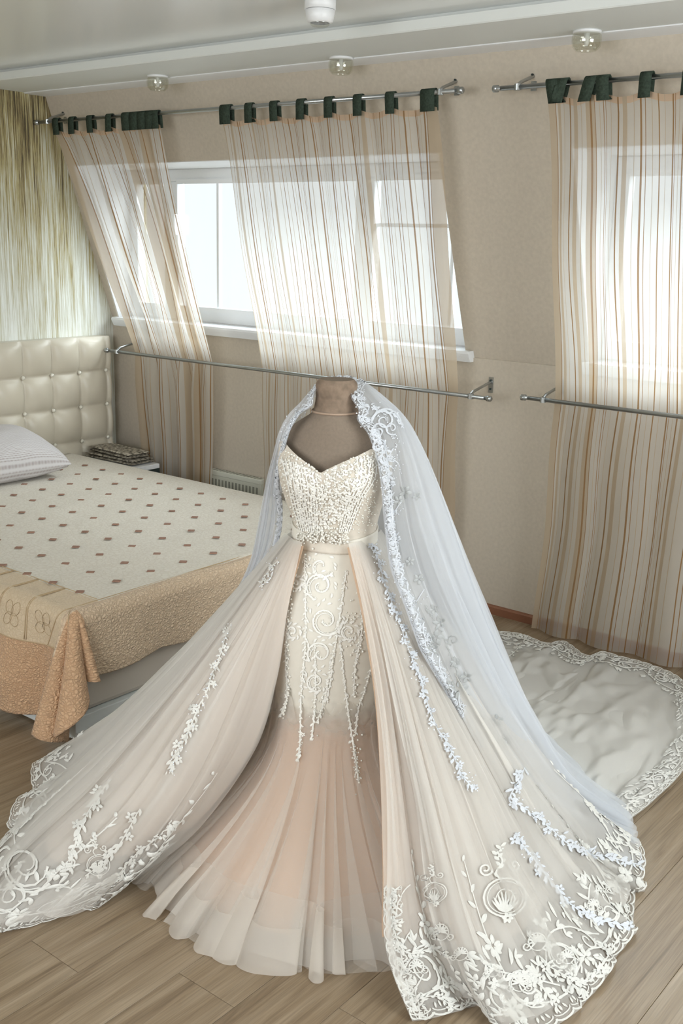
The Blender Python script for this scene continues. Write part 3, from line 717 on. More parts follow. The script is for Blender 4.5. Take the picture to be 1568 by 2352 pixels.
# small white care label sewn to the hanging corner
p = Vector(onz(148, 1668, .055)); 
lb = MB(); ux = Vector(RT)*.030; uz = Vector((0, 0, .045)); fw_ = Vector(FW)*.002
lb.add([p-ux*.6-uz*.9+ux*.25, p+ux*.6-uz, p+ux*.45+uz*.5, p-ux*.6+uz*.75, p-ux*.6-uz*.9+ux*.25+fw_, p+ux*.6-uz+fw_, p+ux*.45+uz*.5+fw_, p-ux*.6+uz*.75+fw_],
       [(0, 1, 2, 3), (7, 6, 5, 4), (0, 4, 5, 1), (1, 5, 6, 2), (2, 6, 7, 3), (3, 7, 4, 0)])
lo_ = lb.build('care_label', MAT['paper'], bs)
mk = MB()
for k in range(4):
    c = p+ux*(-.35+.2*k)+uz*(.32-.06*k)-Vector(FW)*.0012
    mk.add([c-ux*.06-uz*.05, c+ux*.06-uz*.06, c+ux*.06+uz*.04, c-ux*.06+uz*.05], [(0, 1, 2, 3)])
mk.build('care_symbols', MAT['ink'], lo_)

# ================================================================== PILLOW
def pillow_grid(lx, ly, th, n=44):
    u = np.linspace(-1, 1, n); U, V = np.meshgrid(u, u, indexing='ij')
    pr = ((1-np.abs(U)**2.6).clip(0, 1)*(1-np.abs(V)**2.6).clip(0, 1))**.42
    pin = 1-.07*(np.abs(U)**2)*(1-np.abs(V)**2)-.0
    X = U*lx/2*(1-.06*(1-V**2)*np.abs(U)**4)*1.0; Y = V*ly/2*(1-.06*(1-U**2)*np.abs(V)**4)
    wr = .008*noise2(n, n, 7, 7, 3)
    return X, Y, pr*th/2+wr*pr, U, V
X, Y, Z, U, V = pillow_grid(.50, .74, .25)
mbp = bpy.data.meshes.new('pillow'); n = X.shape[0]
top = np.stack([X, Y, Z*1.25], -1).reshape(-1, 3); botm = np.stack([X, Y, -Z*.75], -1).reshape(-1, 3)
idx = np.arange(n*n).reshape(n, n); q = np.stack([idx[:-1, :-1], idx[1:, :-1], idx[1:, 1:], idx[:-1, 1:]], -1).reshape(-1, 4)
mbp.from_pydata(np.r_[top, botm].tolist(), [], q.tolist()+(q[:, ::-1]+n*n).tolist())
l = mbp.uv_layers.new(name='UVMap'); uvs = np.stack([U*.5, V*.74], -1).reshape(-1, 2); fi = np.r_[q.reshape(-1), q[:, ::-1].reshape(-1)]
l.data.foreach_set('uv', (uvs[fi]*.9).reshape(-1).astype(float))
pil = link('pillow', mbp, MAT['pillow'], None, True)
pil.location = (-5.005, 3.235, BZ+.118); pil.rotation_euler = (0, math.radians(10), math.radians(-2))
tag(pil, 'plump pillow in fine grey gingham on the bed against the headboard', 'pillow')

# ================================================================== NIGHTSTAND and folded throws
ns = empty('nightstand', (-5.04, 4.17, 0)); tag(ns, 'low white nightstand with dark open shelf between bed and window wall', 'nightstand')
nx0, nx1, ny0, ny1, nz = -5.262, -4.79, 4.075, 4.275, .458
MB().box((nx0, ny0, nz-.028), (nx1, ny1, nz)).build('top', MAT['white'], ns, bevel=.003)
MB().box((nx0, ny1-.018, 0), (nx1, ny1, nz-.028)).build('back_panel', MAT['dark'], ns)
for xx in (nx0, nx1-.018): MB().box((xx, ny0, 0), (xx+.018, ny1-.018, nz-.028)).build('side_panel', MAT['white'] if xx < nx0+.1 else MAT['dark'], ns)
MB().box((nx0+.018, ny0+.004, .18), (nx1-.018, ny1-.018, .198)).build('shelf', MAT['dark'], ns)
def folded(z, lab, rz, sx, sy):
    o = empty('folded_throw', (-5.042, 4.178, z)); o.rotation_euler = (0, 0, rz); tag(o, lab, 'throw', 'folded throws on the nightstand')
    n = 24
    for k, (dz, sc) in enumerate(((0, 1.0), (.017, .975))):
        u = np.linspace(-1, 1, n); U, V = np.meshgrid(u, u, indexing='ij')
        pr = ((1-np.abs(U)**8).clip(0, 1)*(1-np.abs(V)**8).clip(0, 1))**.5
        X = U*sx*sc/2; Y = V*sy*sc/2; Zt = dz+.009+pr*.008+.0015*noise2(n, n, 8, 8, k+int(z*100)); Zb = dz+.009-pr*.008
        idx = np.arange(n*n).reshape(n, n); q = np.stack([idx[:-1, :-1], idx[1:, :-1], idx[1:, 1:], idx[:-1, 1:]], -1).reshape(-1, 4)
        me = bpy.data.meshes.new('fold'); me.from_pydata(np.r_[np.stack([X, Y, Zt], -1).reshape(-1, 3), np.stack([X, Y, Zb], -1).reshape(-1, 3)].tolist(), [], q.tolist()+(q[:, ::-1]+n*n).tolist())
        f = link('fold', me, MAT['brocade'], None, True); f.parent = o
folded(nz+.001, 'patterned grey folded throw lying directly on the nightstand top', .03, .43, .185)
folded(nz+.039, 'patterned grey folded throw on top of the stack by the headboard', -.05, .40, .175)

# ================================================================== RADIATOR
ra, rb = ony(478, 1078, 4.385), ony(597, 1084, 4.385)
rx0, rx1, rz1 = float(ra[0]), float(rb[0]), float(ra[2])
rad = empty('radiator', ((rx0+rx1)/2, 4.41, 0)); tag(rad, 'cream panel radiator on the wall under the window beside the bed', 'radiator')
MB().box((rx0, 4.392, .12), (rx1, 4.400, rz1-.02)).build('front_panel', MAT['radiator'], rad, bevel=.003)
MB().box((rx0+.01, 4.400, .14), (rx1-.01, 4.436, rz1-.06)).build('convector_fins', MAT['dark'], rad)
gt = MB().box((rx0-.004, 4.389, rz1-.03), (rx1+.004, 4.440, rz1)).build('top_grille', MAT['radiator'], rad, bevel=.004)
for k in range(14):
    xx = rx0+.03+(rx1-rx0-.06)*k/13
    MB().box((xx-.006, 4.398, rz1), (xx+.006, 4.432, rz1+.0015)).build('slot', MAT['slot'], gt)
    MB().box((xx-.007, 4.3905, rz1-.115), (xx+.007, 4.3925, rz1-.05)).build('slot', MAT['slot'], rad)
for k in range(8):
    xx = rx0+.05+(rx1-rx0-.1)*k/7
    MB().box((xx-.012, 4.3895, .15), (xx+.012, 4.394, rz1-.13)).build('rib', MAT['radiator'], rad, bevel=.002)
for xx in (rx0, rx1-.010): MB().box((xx, 4.400, .12), (xx+.010, 4.438, rz1-.03)).build('side_panel', MAT['radiator'], rad)
for xx in (rx0+.06, rx1-.06): MB().box((xx-.012, 4.436, .2), (xx+.012, W-.001, .34)).build('wall_bracket', MAT['metal'], rad)
MB().tube([(rx0+.03, 4.415, 0), (rx0+.03, 4.415, .13)], .009, 10).build('pipe', MAT['radiator'], rad)

# ================================================================== DRESS FORM
def ring_loft(rings, nth=96, nz=80, yaw=0.0, th=None, zrange=None):
    """rings: (z, centre r, centre t, half width, half depth); returns function body(theta, z) -> world point"""
    R_ = np.array(rings)[::-1]     # ascending z
    from_z = R_[:, 0]
    def tab(z, c):
        z = np.asarray(z, float); i = np.clip(np.searchsorted(from_z, z)-1, 0, len(from_z)-2)
        d = R_[:, c]; m = np.gradient(d, from_z); h = from_z[i+1]-from_z[i]; s = np.clip((z-from_z[i])/h, 0, 1)
        return (2*s**3-3*s**2+1)*d[i]+(s**3-2*s**2+s)*h*m[i]+(-2*s**3+3*s**2)*d[i+1]+(s**3-s**2)*h*m[i+1]
    def body(theta, z, off=0.0):
        theta = np.asarray(theta, float); z = np.asarray(z, float)
        a = tab(z, 3)+off; b = tab(z, 4)+off
        x = a*np.sin(theta); y = b*np.cos(theta)
        c, s = math.cos(yaw), math.sin(yaw)
        r = tab(z, 1)+x*c-y*s; t = tab(z, 2)+x*s+y*c
        return M0+r[..., None]*RT-t[..., None]*FW+z[..., None]*UPV
    return body
YAW = math.radians(15)
form_rings = [(1.432, .0, .0, .047, .047), (1.425, .0, .0, .054, .054), (1.40, .0, .0, .056, .056), (1.365, .0, .0, .058, .06), (1.335, 0, .0, .07, .068), (1.318, 0, -.002, .095, .075), (1.295, 0, -.004, .125, .082),
              (1.26, 0, -.004, .138, .09), (1.22, 0, .0, .140, .103), (1.17, 0, .0, .138, .112), (1.10, 0, 0, .122, .10), (1.01, .004, 0, .102, .08), (.95, .004, 0, .106, .085), (.85, .004, 0, .138, .105), (.75, .004, 0, .15, .12), (.68, .004, 0, .14, .115)]
form = ring_loft(form_rings, yaw=YAW)
df = empty('dress_form', tuple(M0)); tag(df, 'brown jersey dress form on a stand, wearing the wedding gown', 'mannequin')
TH, ZZ = np.meshgrid(np.linspace(0, 2*math.pi, 72, endpoint=False), np.linspace(.68, 1.432, 110), indexing='ij')
mi = (np.tile((np.linspace(.68, 1.432, 110)[:-1] > 1.345)[None, :], (72, 1))).astype(int)
grid_mesh('torso', form(TH, ZZ), [MAT['form'], MAT['form_neck']], df, mi, closed=True)
mb = MB(); cp = [tuple(form(np.array(a), np.array(1.4319))) for a in np.linspace(0, 2*math.pi, 36, endpoint=False)]
mb.add(cp, [tuple(range(36))]); mb.build('neck_cap', MAT['form'], df)
mb = MB(); pts = [form(np.array(a), np.array(1.345), .002) for a in np.linspace(0, 2*math.pi, 41)]; mb.tube(pts, .0035, 6, cap=False).build('neck_piping', MAT['form_ring'], df, True)
MB().tube([tuple(M0+UPV*.02), tuple(M0+UPV*.70)], .018, 16).build('pole', MAT['metal'], df, True)
for k in range(3):
    an = k*2*math.pi/3+.5; d = Vector((math.cos(an), math.sin(an), 0))
    MB().tube([Vector(M0)+Vector((0, 0, .14)), Vector(M0)+d*.10+Vector((0, 0, .07)), Vector(M0)+d*.22+Vector((0, 0, .012))], .012, 10).build('leg', MAT['metal'], df, True)

# ================================================================== WEDDING GOWN
gown = empty('wedding_gown', tuple(M0)); tag(gown, 'ivory and blush beaded wedding gown with lace-edged tulle overskirt on dress form', 'dress')
gown_rings = [(1.30, 0, 0, .150, .10), (1.26, 0, 0, .152, .112), (1.20, 0, .004, .153, .134), (1.15, 0, .004, .147, .134), (1.09, 0, 0, .131, .112), (1.03, .004, 0, .114, .09), (.985, .004, 0, .112, .09), (.93, .004, 0, .124, .10), (.85, .004, 0, .152, .125),
              (.75, .0, 0, .172, .142), (.62, 0, 0, .168, .142), (.50, 0, .004, .158, .140), (.42, 0, .01, .165, .152), (.34, 0, .012, .195, .185), (.24, 0, .012, .27, .265), (.12, 0, .008, .40, .40), (.05, 0, .0, .49, .50), (0.0, 0, 0, .545, .555)]
gbody = ring_loft(gown_rings, yaw=YAW)
# bodice with sweetheart neckline
nth, nz = 160, 70
th = np.linspace(-math.pi, math.pi, nth)
ztop = np.where(np.abs(th) < .85, 1.199+.062*(np.abs(th)/.85)**.85, 1.261-.035*np.clip((np.abs(th)-1.1)/1.0, 0, 1))
S = np.linspace(0, 1, nz)
ZB = ztop[:, None]*(1-S)+.995*S
TB = np.repeat(th[:, None], nz, 1)
G = gbody(TB, ZB, .006)
Nn = normals(G); cen = M0+UPV*ZB[..., None]; flip = np.sign(((G-cen)*Nn).sum(2, keepdims=True)); Nn = Nn*np.where(flip == 0, 1, flip)
cup = .016*np.exp(-(((np.abs(TB)-.50)/.30)**2+((ZB-1.185)/.05)**2))
G = G+Nn*cup[..., None]
grid_mesh('bodice', G, MAT['bodice'], gown); GB = G
# fitted skirt panel
nth, nz = 140, 90
th = np.linspace(-math.pi, math.pi, nth); TB = np.repeat(th[:, None], nz, 1); ZB = 1.0*(1-np.linspace(0, 1, nz))[None, :]+(.415+.0*th)[:, None]*np.linspace(0, 1, nz)[None, :]; G = gbody(TB, ZB, .005); grid_mesh('skirt_panel', G, MAT['panel'], gown, uv=np.stack(np.meshgrid(np.linspace(0, 2, nth), np.linspace(0, 1, nz), indexing='ij'), -1)); GP = G
# peach lining of the flounce
TB, ZB = np.meshgrid(th, np.linspace(.62, .03, 60), indexing='ij')
G = gbody(TB, ZB, -.006-.05*((.62-ZB)/.6)**1.5); grid_mesh('lining', G, MAT['peach'], gown)
# tulle flounce layers with folds and a stiff hem band
def fold_profile(n, count, seed, sharp=1.6):
    u = np.linspace(0, 1, n); r = np.random.default_rng(seed)
    ph = 2*np.pi*count*u+2.2*smooth_noise(n, count/2.5, seed, 1)
    a = 1+.5*smooth_noise(n, count/2, seed+1, 1)
    return a*(np.sign(np.sin(ph))*np.abs(np.sin(ph))**(1/sharp))*.5+.25*smooth_noise(n, count*2.2, seed+2, 2)
def flounce(name, z0, off, count, seed, amp, mat, bandmat, zb=.075, lift=0.0, fa=1.8):
    n = 700; nzz = 64; th = np.linspace(-math.pi, math.pi, n); s = np.linspace(0, 1, nzz)
    z = z0*(1-s**.8)+.004*s**.8+lift
    TB, ZB = np.meshgrid(th, z, indexing='ij')
    ZB = ZB+((.045*smooth_noise(n, 26, seed+60, 2))[:, None])*((1-s)**2.5)[None, :]
    TB = TB+(fa/count*(1+.4*smooth_noise(n, count, seed+40, 1))*np.sin(count*th+2*smooth_noise(n, count/2, seed+41, 1)))[:, None]*(s**.35)[None, :]
    G = gbody(TB, np.maximum(ZB-lift, 0.001), off); G[..., 2] = ZB
    f = fold_profile(n, count, seed); g = (s**1.25)[None, :]
    sec = fold_profile(n, count*2.3, seed+9)
    rad = G-(M0+UPV*ZB[..., None]); rn = rad/np.maximum(np.linalg.norm(rad, axis=2, keepdims=True), 1e-6)
    tn = np.cross(rn, UPV)
    tw = smooth_noise(n, count*.7, seed+20, 1)
    G = G+rn*(amp*f[:, None]*g+amp*.45*sec[:, None]*(s**2)[None, :]*(1-.5*s)[None, :])[..., None]+tn*(amp*.8*tw[:, None]*g)[..., None]
    G[..., 2] = np.maximum(G[..., 2]+.012*np.maximum(0, smooth_noise(n, count*.8, seed+5, 2))[:, None]*g**3, .003)
    d = np.abs(z-zb-lift); kb = int(np.argmin(d))
    mi = np.zeros((n-1, nzz-1), int); mi[:, kb:] = 1
    return grid_mesh(name, G, [mat, bandmat], gown, mi), G
flounce('tulle_layer', .47, .009, 17, 21, .040, MAT['tulle'], MAT['tulle'])
flounce('tulle_layer', .50, .011, 24, 33, .050, MAT['tulle'], MAT['tulle_band'])
fo, GF = flounce('tulle_layer', .54, .014, 15, 45, .055, MAT['tulle'], MAT['tulle_band'], .11, 0.0, 2.5)

# ------------------------------------------------------------------ overskirt: columns of pixels unprojected at their own depth
def col(pts, t0):
    xy = np.array([p[:2] for p in pts], float)
    s = np.r_[0, np.cumsum(np.hypot(*np.diff(xy, axis=0).T))]; s /= s[-1]
    t1 = W2L(onz(xy[-1][0], xy[-1][1], pts[-1][2] if len(pts[-1]) > 2 else 0))[1]
    out = []
    for p, f in zip(pts, s):
        if len(p) == 3: out.append(onz(p[0], p[1], p[2]))
        elif len(p) == 4: out.append(onT(p[0], p[1], p[3]))
        else: out.append(onT(p[0], p[1], t0+(t1-t0)*f))
    return np.array(out)
def loft_cols(cols, nu, nv):
    C_ = np.array([crom(c, nv) for c in cols])          # k, nv, 3
    tt = np.linspace(0, 1, nu); k = len(cols)
    G = np.zeros((nu, nv, 3))
    x = np.linspace(0, k-1, nu); i = np.clip(x.astype(int), 0, k-2); s = (x-i)[:, None, None]
    m = np.gradient(C_, axis=0)
    return (2*s**3-3*s**2+1)*C_[i]+(s**3-2*s**2+s)*m[i]+(-2*s**3+3*s**2)*C_[i+1]+(s**3-s**2)*m[i+1]
def outward(G):
    n = normals(G); c = G-(M0+UPV*(G[..., 2:3]*0+G[..., 2:3])); s = np.sign((n*c).sum(2).mean()); return n*(s if s else 1)
def gather(G, count, seed, A, p=.5):
    """slide the cloth sideways so that it doubles over itself in folds"""
    nu, nv = G.shape[:2]; u = np.linspace(0, 1, nu)
    ph = 2*np.pi*count*u+2.0*smooth_noise(nu, count/2, seed, 1); a = (.75+.45*smooth_noise(nu, count, seed+1, 1))
    w_ = a*A/(2*np.pi*count)*np.sin(ph)*np.minimum(1, np.minimum(u, 1-u)*12)
    s = np.linspace(0, 1, nv)**p; out = np.empty_like(G)
    for j in range(nv):
        x = np.clip(u+w_*s[j], 0, 1)
        for c in range(3): out[:, j, c] = np.interp(x, u, G[:, j, c])
    n = outward(G); return out+n*(.010*np.cos(ph)[:, None]*np.linspace(0, 1, nv)[None, :]*A/1.5)[..., None]
def folds(G, count, seed, amp, p=1.0, tail=0.0):
    nu, nv = G.shape[:2]; n = outward(G); f = fold_profile(nu, count, seed); f2 = fold_profile(nu, count*2.4, seed+4)
    s = np.linspace(0, 1, nv); g = amp*(s**p)*(1-tail*s**4); g2 = amp*.4*np.sin(s*math.pi)
    wob = noise2(nu, nv, 6, 4, seed+8)*amp*.8*s[None, :]
    out = G+n*((f[:, None]*g+f2[:, None]*g2+wob)[..., None]); out[..., 2] = np.maximum(out[..., 2], .005); return out
LEFT = [([(692, 1246), (661, 1400), (636, 1560), (585, 1720), (462, 1900), (315, 2015, .004)], .11),
        ([(684, 1242), (600, 1450), (520, 1640), (420, 1830), (300, 1990), (190, 2095, .004)], .09),
        ([(676, 1240), (560, 1450), (440, 1640), (300, 1850), (150, 2000), (0, 2145, .004)], .07),
        ([(670, 1236), (530, 1430), (400, 1600), (230, 1800), (60, 1960), (-60, 2090, .004)], .04),
        ([(664, 1232), (512, 1424), (384, 1580), (225, 1740), (95, 1860), (-25, 1985, .004)], .0),
        ([(663, 1231), (506, 1416), (376, 1562), (235, 1715), (135, 1800), (45, 1850, .03)], -.01),
        ([(662, 1230), (505, 1414), (376, 1560), (250, 1690), (165, 1770), (95, 1838, .004)], -.03),
        ([(661, 1229), (501, 1411), (370, 1552), (250, 1655), (165, 1710), (84, 1748, .03)], -.04),
        ([(661, 1228), (503, 1408), (374, 1548), (262, 1645), (190, 1695), (128, 1738, .004)], -.05),
        ([(660, 1226), (508, 1402), (392, 1526), (296, 1612), (228, 1665), (172, 1702, .03)], -.07)]
RIGHT = [([(800, 1248), (835, 1400), (868, 1600), (885, 1800), (890, 2000), (888, 2140), (905, 2230), (950, 2350, .004)], .12),
         ([(812, 1246), (880, 1500), (935, 1800), (975, 2050), (1030, 2220), (1100, 2318, .004)], .11),
         ([(822, 1243), (895, 1500), (960, 1800), (1020, 2080), (1075, 2250), (1140, 2375, .004)], .10),
         ([(832, 1240), (915, 1500), (1000, 1800), (1080, 2080), (1150, 2250), (1235, 2375, .004)], .08),
         ([(845, 1236), (935, 1480), (1040, 1780), (1140, 2030), (1230, 2200), (1330, 2320, .004)], .05),
         ([(855, 1232), (950, 1470), (1070, 1740), (1190, 1990), (1290, 2150), (1385, 2250, .004)], .02),
         ([(865, 1226), (970, 1450), (1100, 1700), (1230, 1920), (1340, 2070), (1440, 2165, .004)], .0),
         ([(870, 1222), (985, 1430), (1120, 1670), (1250, 1880), (1360, 2020), (1460, 2120, .004)], -.03),
         ([(874, 1218), (1000, 1410), (1140, 1630), (1260, 1800), (1360, 1910), (1476, 1985, .004)], -.06),
         ([(874, 1215), (1010, 1400), (1150, 1600), (1270, 1750), (1360, 1830), (1440, 1890, .004)], -.09)]
LC = [col(*c) for c in LEFT]; RC = [col(*c) for c in RIGHT]
def bcol(r0, t0, r1, t1):
    return np.array([L2W(r0+(r1-r0)*s, t0+(t1-t0)*s, .98*(1-s)**1.25+.004) for s in np.linspace(0, 1, 6)])
BC = [LC[-1], bcol(-.10, -.10, -.66, -.80), bcol(-.03, -.11, -.15, -.93), bcol(.05, -.11, .42, -.85), bcol(.11, -.10, .82, -.55), RC[-1]]
def sub(G, v1): return G[:, :int(G.shape[1]*v1)]
def overskirt(name, cols, nu, nv, count, seed, amp):
    base = loft_cols(cols, nu, nv)
    n = outward(base)
    G0 = folds(base-n*.034*np.linspace(.2, 1, nv)[None, :, None], count*.8, seed+50, amp*.3); G0[..., 2] = np.maximum(G0[..., 2]-.01, .003)
    UVL = np.stack(np.meshgrid(np.linspace(0, 1, nu) if name == 'overskirt_wing' else np.ones(nu), np.linspace(0, 1, nv), indexing='ij'), -1); grid_mesh(name+'_lining', sub(G0, .80), MAT['over_lining'], gown, uv=sub(UVL, .80).copy())
    G1 = folds(gather(base-n*.010*np.linspace(.2, 1, nv)[None, :, None], count*2.3, seed+31, 1.7), count*1.4, seed+70, amp*.7); grid_mesh('tulle_layer', sub(G1, .97), MAT['over'], gown)
    G2 = folds(gather(base, count*1.1, seed+33, .9), count, seed, amp); grid_mesh(name, G2, MAT['over'], gown)
    return G2
GL = overskirt('overskirt_wing', LC, 420, 150, 6, 3, .022)
GR = overskirt('overskirt_wing', RC, 520, 170, 7, 8, .026)
_o = loft_cols(LC[3:], 220, 130); _o = folds(gather(_o+outward(_o)*.008, 8, 77, 1.5), 5, 78, .012); grid_mesh('tulle_layer', sub(_o, .93), MAT['over'], gown)
GK = overskirt('overskirt_back', BC, 300, 110, 8, 13, .022)

# ------------------------------------------------------------------ belt
def band(theta0, theta1, z0f, z1f, off, name, mat, n=60, m=6, parent=None):
    th = np.linspace(theta0, theta1, n); s = np.linspace(0, 1, m)
    ZB = np.array([[z0f(t)+(z1f(t)-z0f(t))*q for q in s] for t in th]); TB = np.repeat(th[:, None], m, 1)
    G = gbody(TB, ZB, off); o = grid_mesh(name, G, mat, parent or gown); md = o.modifiers.new('s', 'SOLIDIFY'); md.thickness = .004; md.offset = 0; return G
GBELT = band(.35, 2*math.pi-.35, lambda t: .965+.030*math.sin((t-.35)*.5)*(1 if t < 3.14 else 1), lambda t: 1.000+.034*math.sin((t-.35)*.5), .009, 'belt', MAT['satin'])
band(-.75, .55, lambda t: .966, lambda t: .998, .009, 'belt_ornament_base', MAT['bodice'])

# ================================================================== VEIL
veil = empty('bridal_veil', tuple(M0)); tag(veil, 'long sheer white veil with beaded lace edge draped from the form neck', 'veil')
def tcol(pts):  # (px, py, t) with an optional fourth: height z instead of depth
    return np.array([onT(p[0], p[1], p[2]) if len(p) == 3 else onz(p[0], p[1], p[3]) for p in pts])
VR = [tcol([(808, 884, -.02), (806, 912, .05), (824, 942, .075), (820, 962, .085), (842, 990, .10), (854, 1015, .115), (868, 1055, .135), (878, 1110, .14), (884, 1180, .13), (892, 1250, .14), (902, 1310, .15), (925, 1370, .165), (946, 1431, .175), (966, 1489, .185), (992, 1535, .19), (1025, 1590, .19), (1070, 1680, .19), (1120, 1760, .18), (1170, 1832, .17), (1234, 1880, .14), (1309, 1945, .09), (1400, 1975, .06), (1474, 1992, 0, .012)]),
      tcol([(818, 878, -.04), (832, 915, .03), (862, 965, .06), (885, 1010, .09), (898, 1080, .10), (906, 1160, .10), (920, 1250, .11), (945, 1340, .12), (985, 1430, .13), (1025, 1520, .13), (1075, 1620, .13), (1130, 1710, .11), (1190, 1790, .09), (1250, 1840, .06), (1320, 1890, .02), (1400, 1930, 0, .05), (1462, 1950, 0, .015)]),
      tcol([(824, 874, -.05), (862, 915, -.01), (905, 968, .02), (930, 1040, .05), (950, 1120, .05), (975, 1220, .05), (1015, 1340, .05), (1070, 1470, .04), (1130, 1590, .03), (1195, 1700, .01), (1260, 1790, -.02), (1330, 1850, -.06), (1400, 1895, 0, .05), (1458, 1920, 0, .015)]),
      tcol([(828, 872, -.05), (880, 912, -.03), (930, 960, -.03), (965, 1020, -.03), (1000, 1100, -.04), (1045, 1220, -.06), (1095, 1360, -.08), (1155, 1505, -.10), (1225, 1645, -.12), (1295, 1765, -.14), (1375, 1838, -.16), (1420, 1870, 0, .05), (1447, 1895, 0, .015)]),
      tcol([(826, 873, -.06), (870, 915, -.07), (915, 970, -.09), (950, 1050, -.12), (985, 1150, -.17), (1030, 1300, -.24), (1085, 1440, -.32), (1145, 1560, -.40), (1205, 1650, -.45), (1280, 1720, -.48), (1350, 1790, 0, .04), (1400, 1820, 0, .02)]),
      tcol([(815, 874, -.07), (840, 915, -.10), (865, 980, -.14), (890, 1080, -.20), (920, 1200, -.28), (955, 1320, -.38), (1000, 1430, -.50), (1060, 1530, -.62), (1120, 1590, -.75), (1200, 1640, 0, .05), (1260, 1680, 0, .03)]),
      tcol([(790, 876, -.07), (790, 930, -.11), (790, 1000, -.16), (795, 1100, -.24), (800, 1220, -.34), (820, 1320, -.46), (850, 1400, -.60), (890, 1460, -.75), (940, 1520, -.9), (1020, 1560, 0, .05), (1080, 1580, 0, .03)])]
def veil_sheet(cols, nu, nv, count, seed, amp, name='veil_sheet', mat=None):
    k = max(len(c) for c in cols); base = loft_cols(cols, nu, nv)
    G = folds(gather(base, count*1.6, seed+3, 1.5, .4), count, seed, amp, .7, .6); G[0] = base[0]; G[..., 2] = np.maximum(G[..., 2], .008)
    grid_mesh(name, G, mat or MAT['veil'], veil); return G
GV = veil_sheet([c for c in VR], 360, 200, 6, 61, .016)
GV2 = veil_sheet([c+(-FW*(-.03)) for c in VR[2:]], 260, 160, 9, 71, .02)
VL = [tcol([(736, 888, -.02), (722, 905, .04), (718, 932, .06), (692, 948, .065), (668, 985, .07), (656, 1022, .06), (644, 1060, .02), (640, 1110, -.04), (648, 1160, -.09), (645, 1220, -.12), (620, 1300, -.16), (570, 1400, -.24), (500, 1500, -.34)]),
      tcol([(735, 878, -.04), (716, 905, .0), (700, 930, .02), (676, 955, .03), (655, 990, .03), (642, 1030, .01), (632, 1075, -.04), (624, 1130, -.09), (618, 1190, -.13), (605, 1260, -.17), (575, 1340, -.22), (530, 1430, -.30), (470, 1510, -.38)]),
      tcol([(738, 872, -.06), (715, 895, -.04), (690, 925, -.02), (662, 957, -.01), (644, 995, -.01), (632, 1045, -.03), (618, 1100, -.07), (606, 1160, -.11), (594, 1220, -.15), (578, 1295, -.20), (550, 1360, -.26), (500, 1440, -.36), (440, 1520, -.46)]),
      tcol([(745, 874, -.07), (730, 900, -.09), (710, 935, -.11), (690, 975, -.13), (672, 1025, -.16), (655, 1090, -.2), (640, 1160, -.25), (625, 1220, -.3), (605, 1290, -.36), (575, 1360, -.44), (530, 1430, -.52), (480, 1500, -.6), (430, 1550, -.66)])]
GVL = veil_sheet(VL, 160, 150, 7, 81, .008)
# top of the veil passing behind the neck
VT = [np.array([onT(p[0], p[1], p[2]) for p in c]) for c in (
    [(736, 888, -.02), (752, 884, -.035), (775, 880, -.045), (795, 881, -.04), (808, 884, -.02)],
    [(735, 880, -.04), (752, 874, -.055), (775, 870, -.06), (797, 871, -.055), (818, 878, -.04)],
    [(738, 872, -.06), (755, 868, -.07), (775, 866, -.075), (800, 867, -.07), (828, 872, -.055)],
    [(745, 880, -.08), (760, 900, -.09), (775, 905, -.095), (795, 900, -.09), (815, 885, -.08)])]
GVT = loft_cols(VT, 40, 50); grid_mesh('veil_crown', GVT, MAT['veil'], veil)

# ================================================================== TRAIN on the floor
tr_out = [(1040, 1392), (1100, 1418), (1130, 1432), (1200, 1442), (1255, 1462), (1300, 1457), (1348, 1490), (1400, 1472), (1450, 1474), (1520, 1512), (1568, 1565), (1612, 1650), (1575, 1760), (1500, 1840), (1440, 1888)]
tr_in = [(900, 1560), (940, 1580), (980, 1600), (1040, 1610), (1080, 1620), (1110, 1640), (1140, 1670), (1170, 1690), (1190, 1710), (1210, 1730), (1230, 1750), (1250, 1770), (1270, 1790), (1300, 1810), (1330, 1840)]
TRc = []
for k, (a, b) in enumerate(zip(tr_in, tr_out)):
    A, B = onz(a[0], a[1], .10), onz(b[0], b[1], .05 if k < 9 else .015); B[1] = min(B[1], 4.30); B[2] = .012
    TRc.append(np.array([A+(B-A)*s+UPV*(-.0) for s in (0, .25, .5, .75, 1)]))
def train_sheet(seed, lift, nu=260, nv=110, hmax=.05):
    G = loft_cols(TRc, nu, nv); s = np.linspace(0, 1, nv)
    h = np.maximum(0, noise2(nu, nv, 16, 6, seed)*.6+noise2(nu, nv, 34, 12, seed+1)*.35+.1)
    G[..., 2] = lift+.004+hmax*h*np.sin(np.clip(s*1.05, 0, 1)*math.pi)[None, :]**.5+.10*(1-s)[None, :]**2
    return G
GT = train_sheet(91, .012); grid_mesh('train', GT, MAT['train'], gown)
grid_mesh('train_lining', train_sheet(95, .0, hmax=.03)[:, :int(110*.93)], MAT['train'], gown)

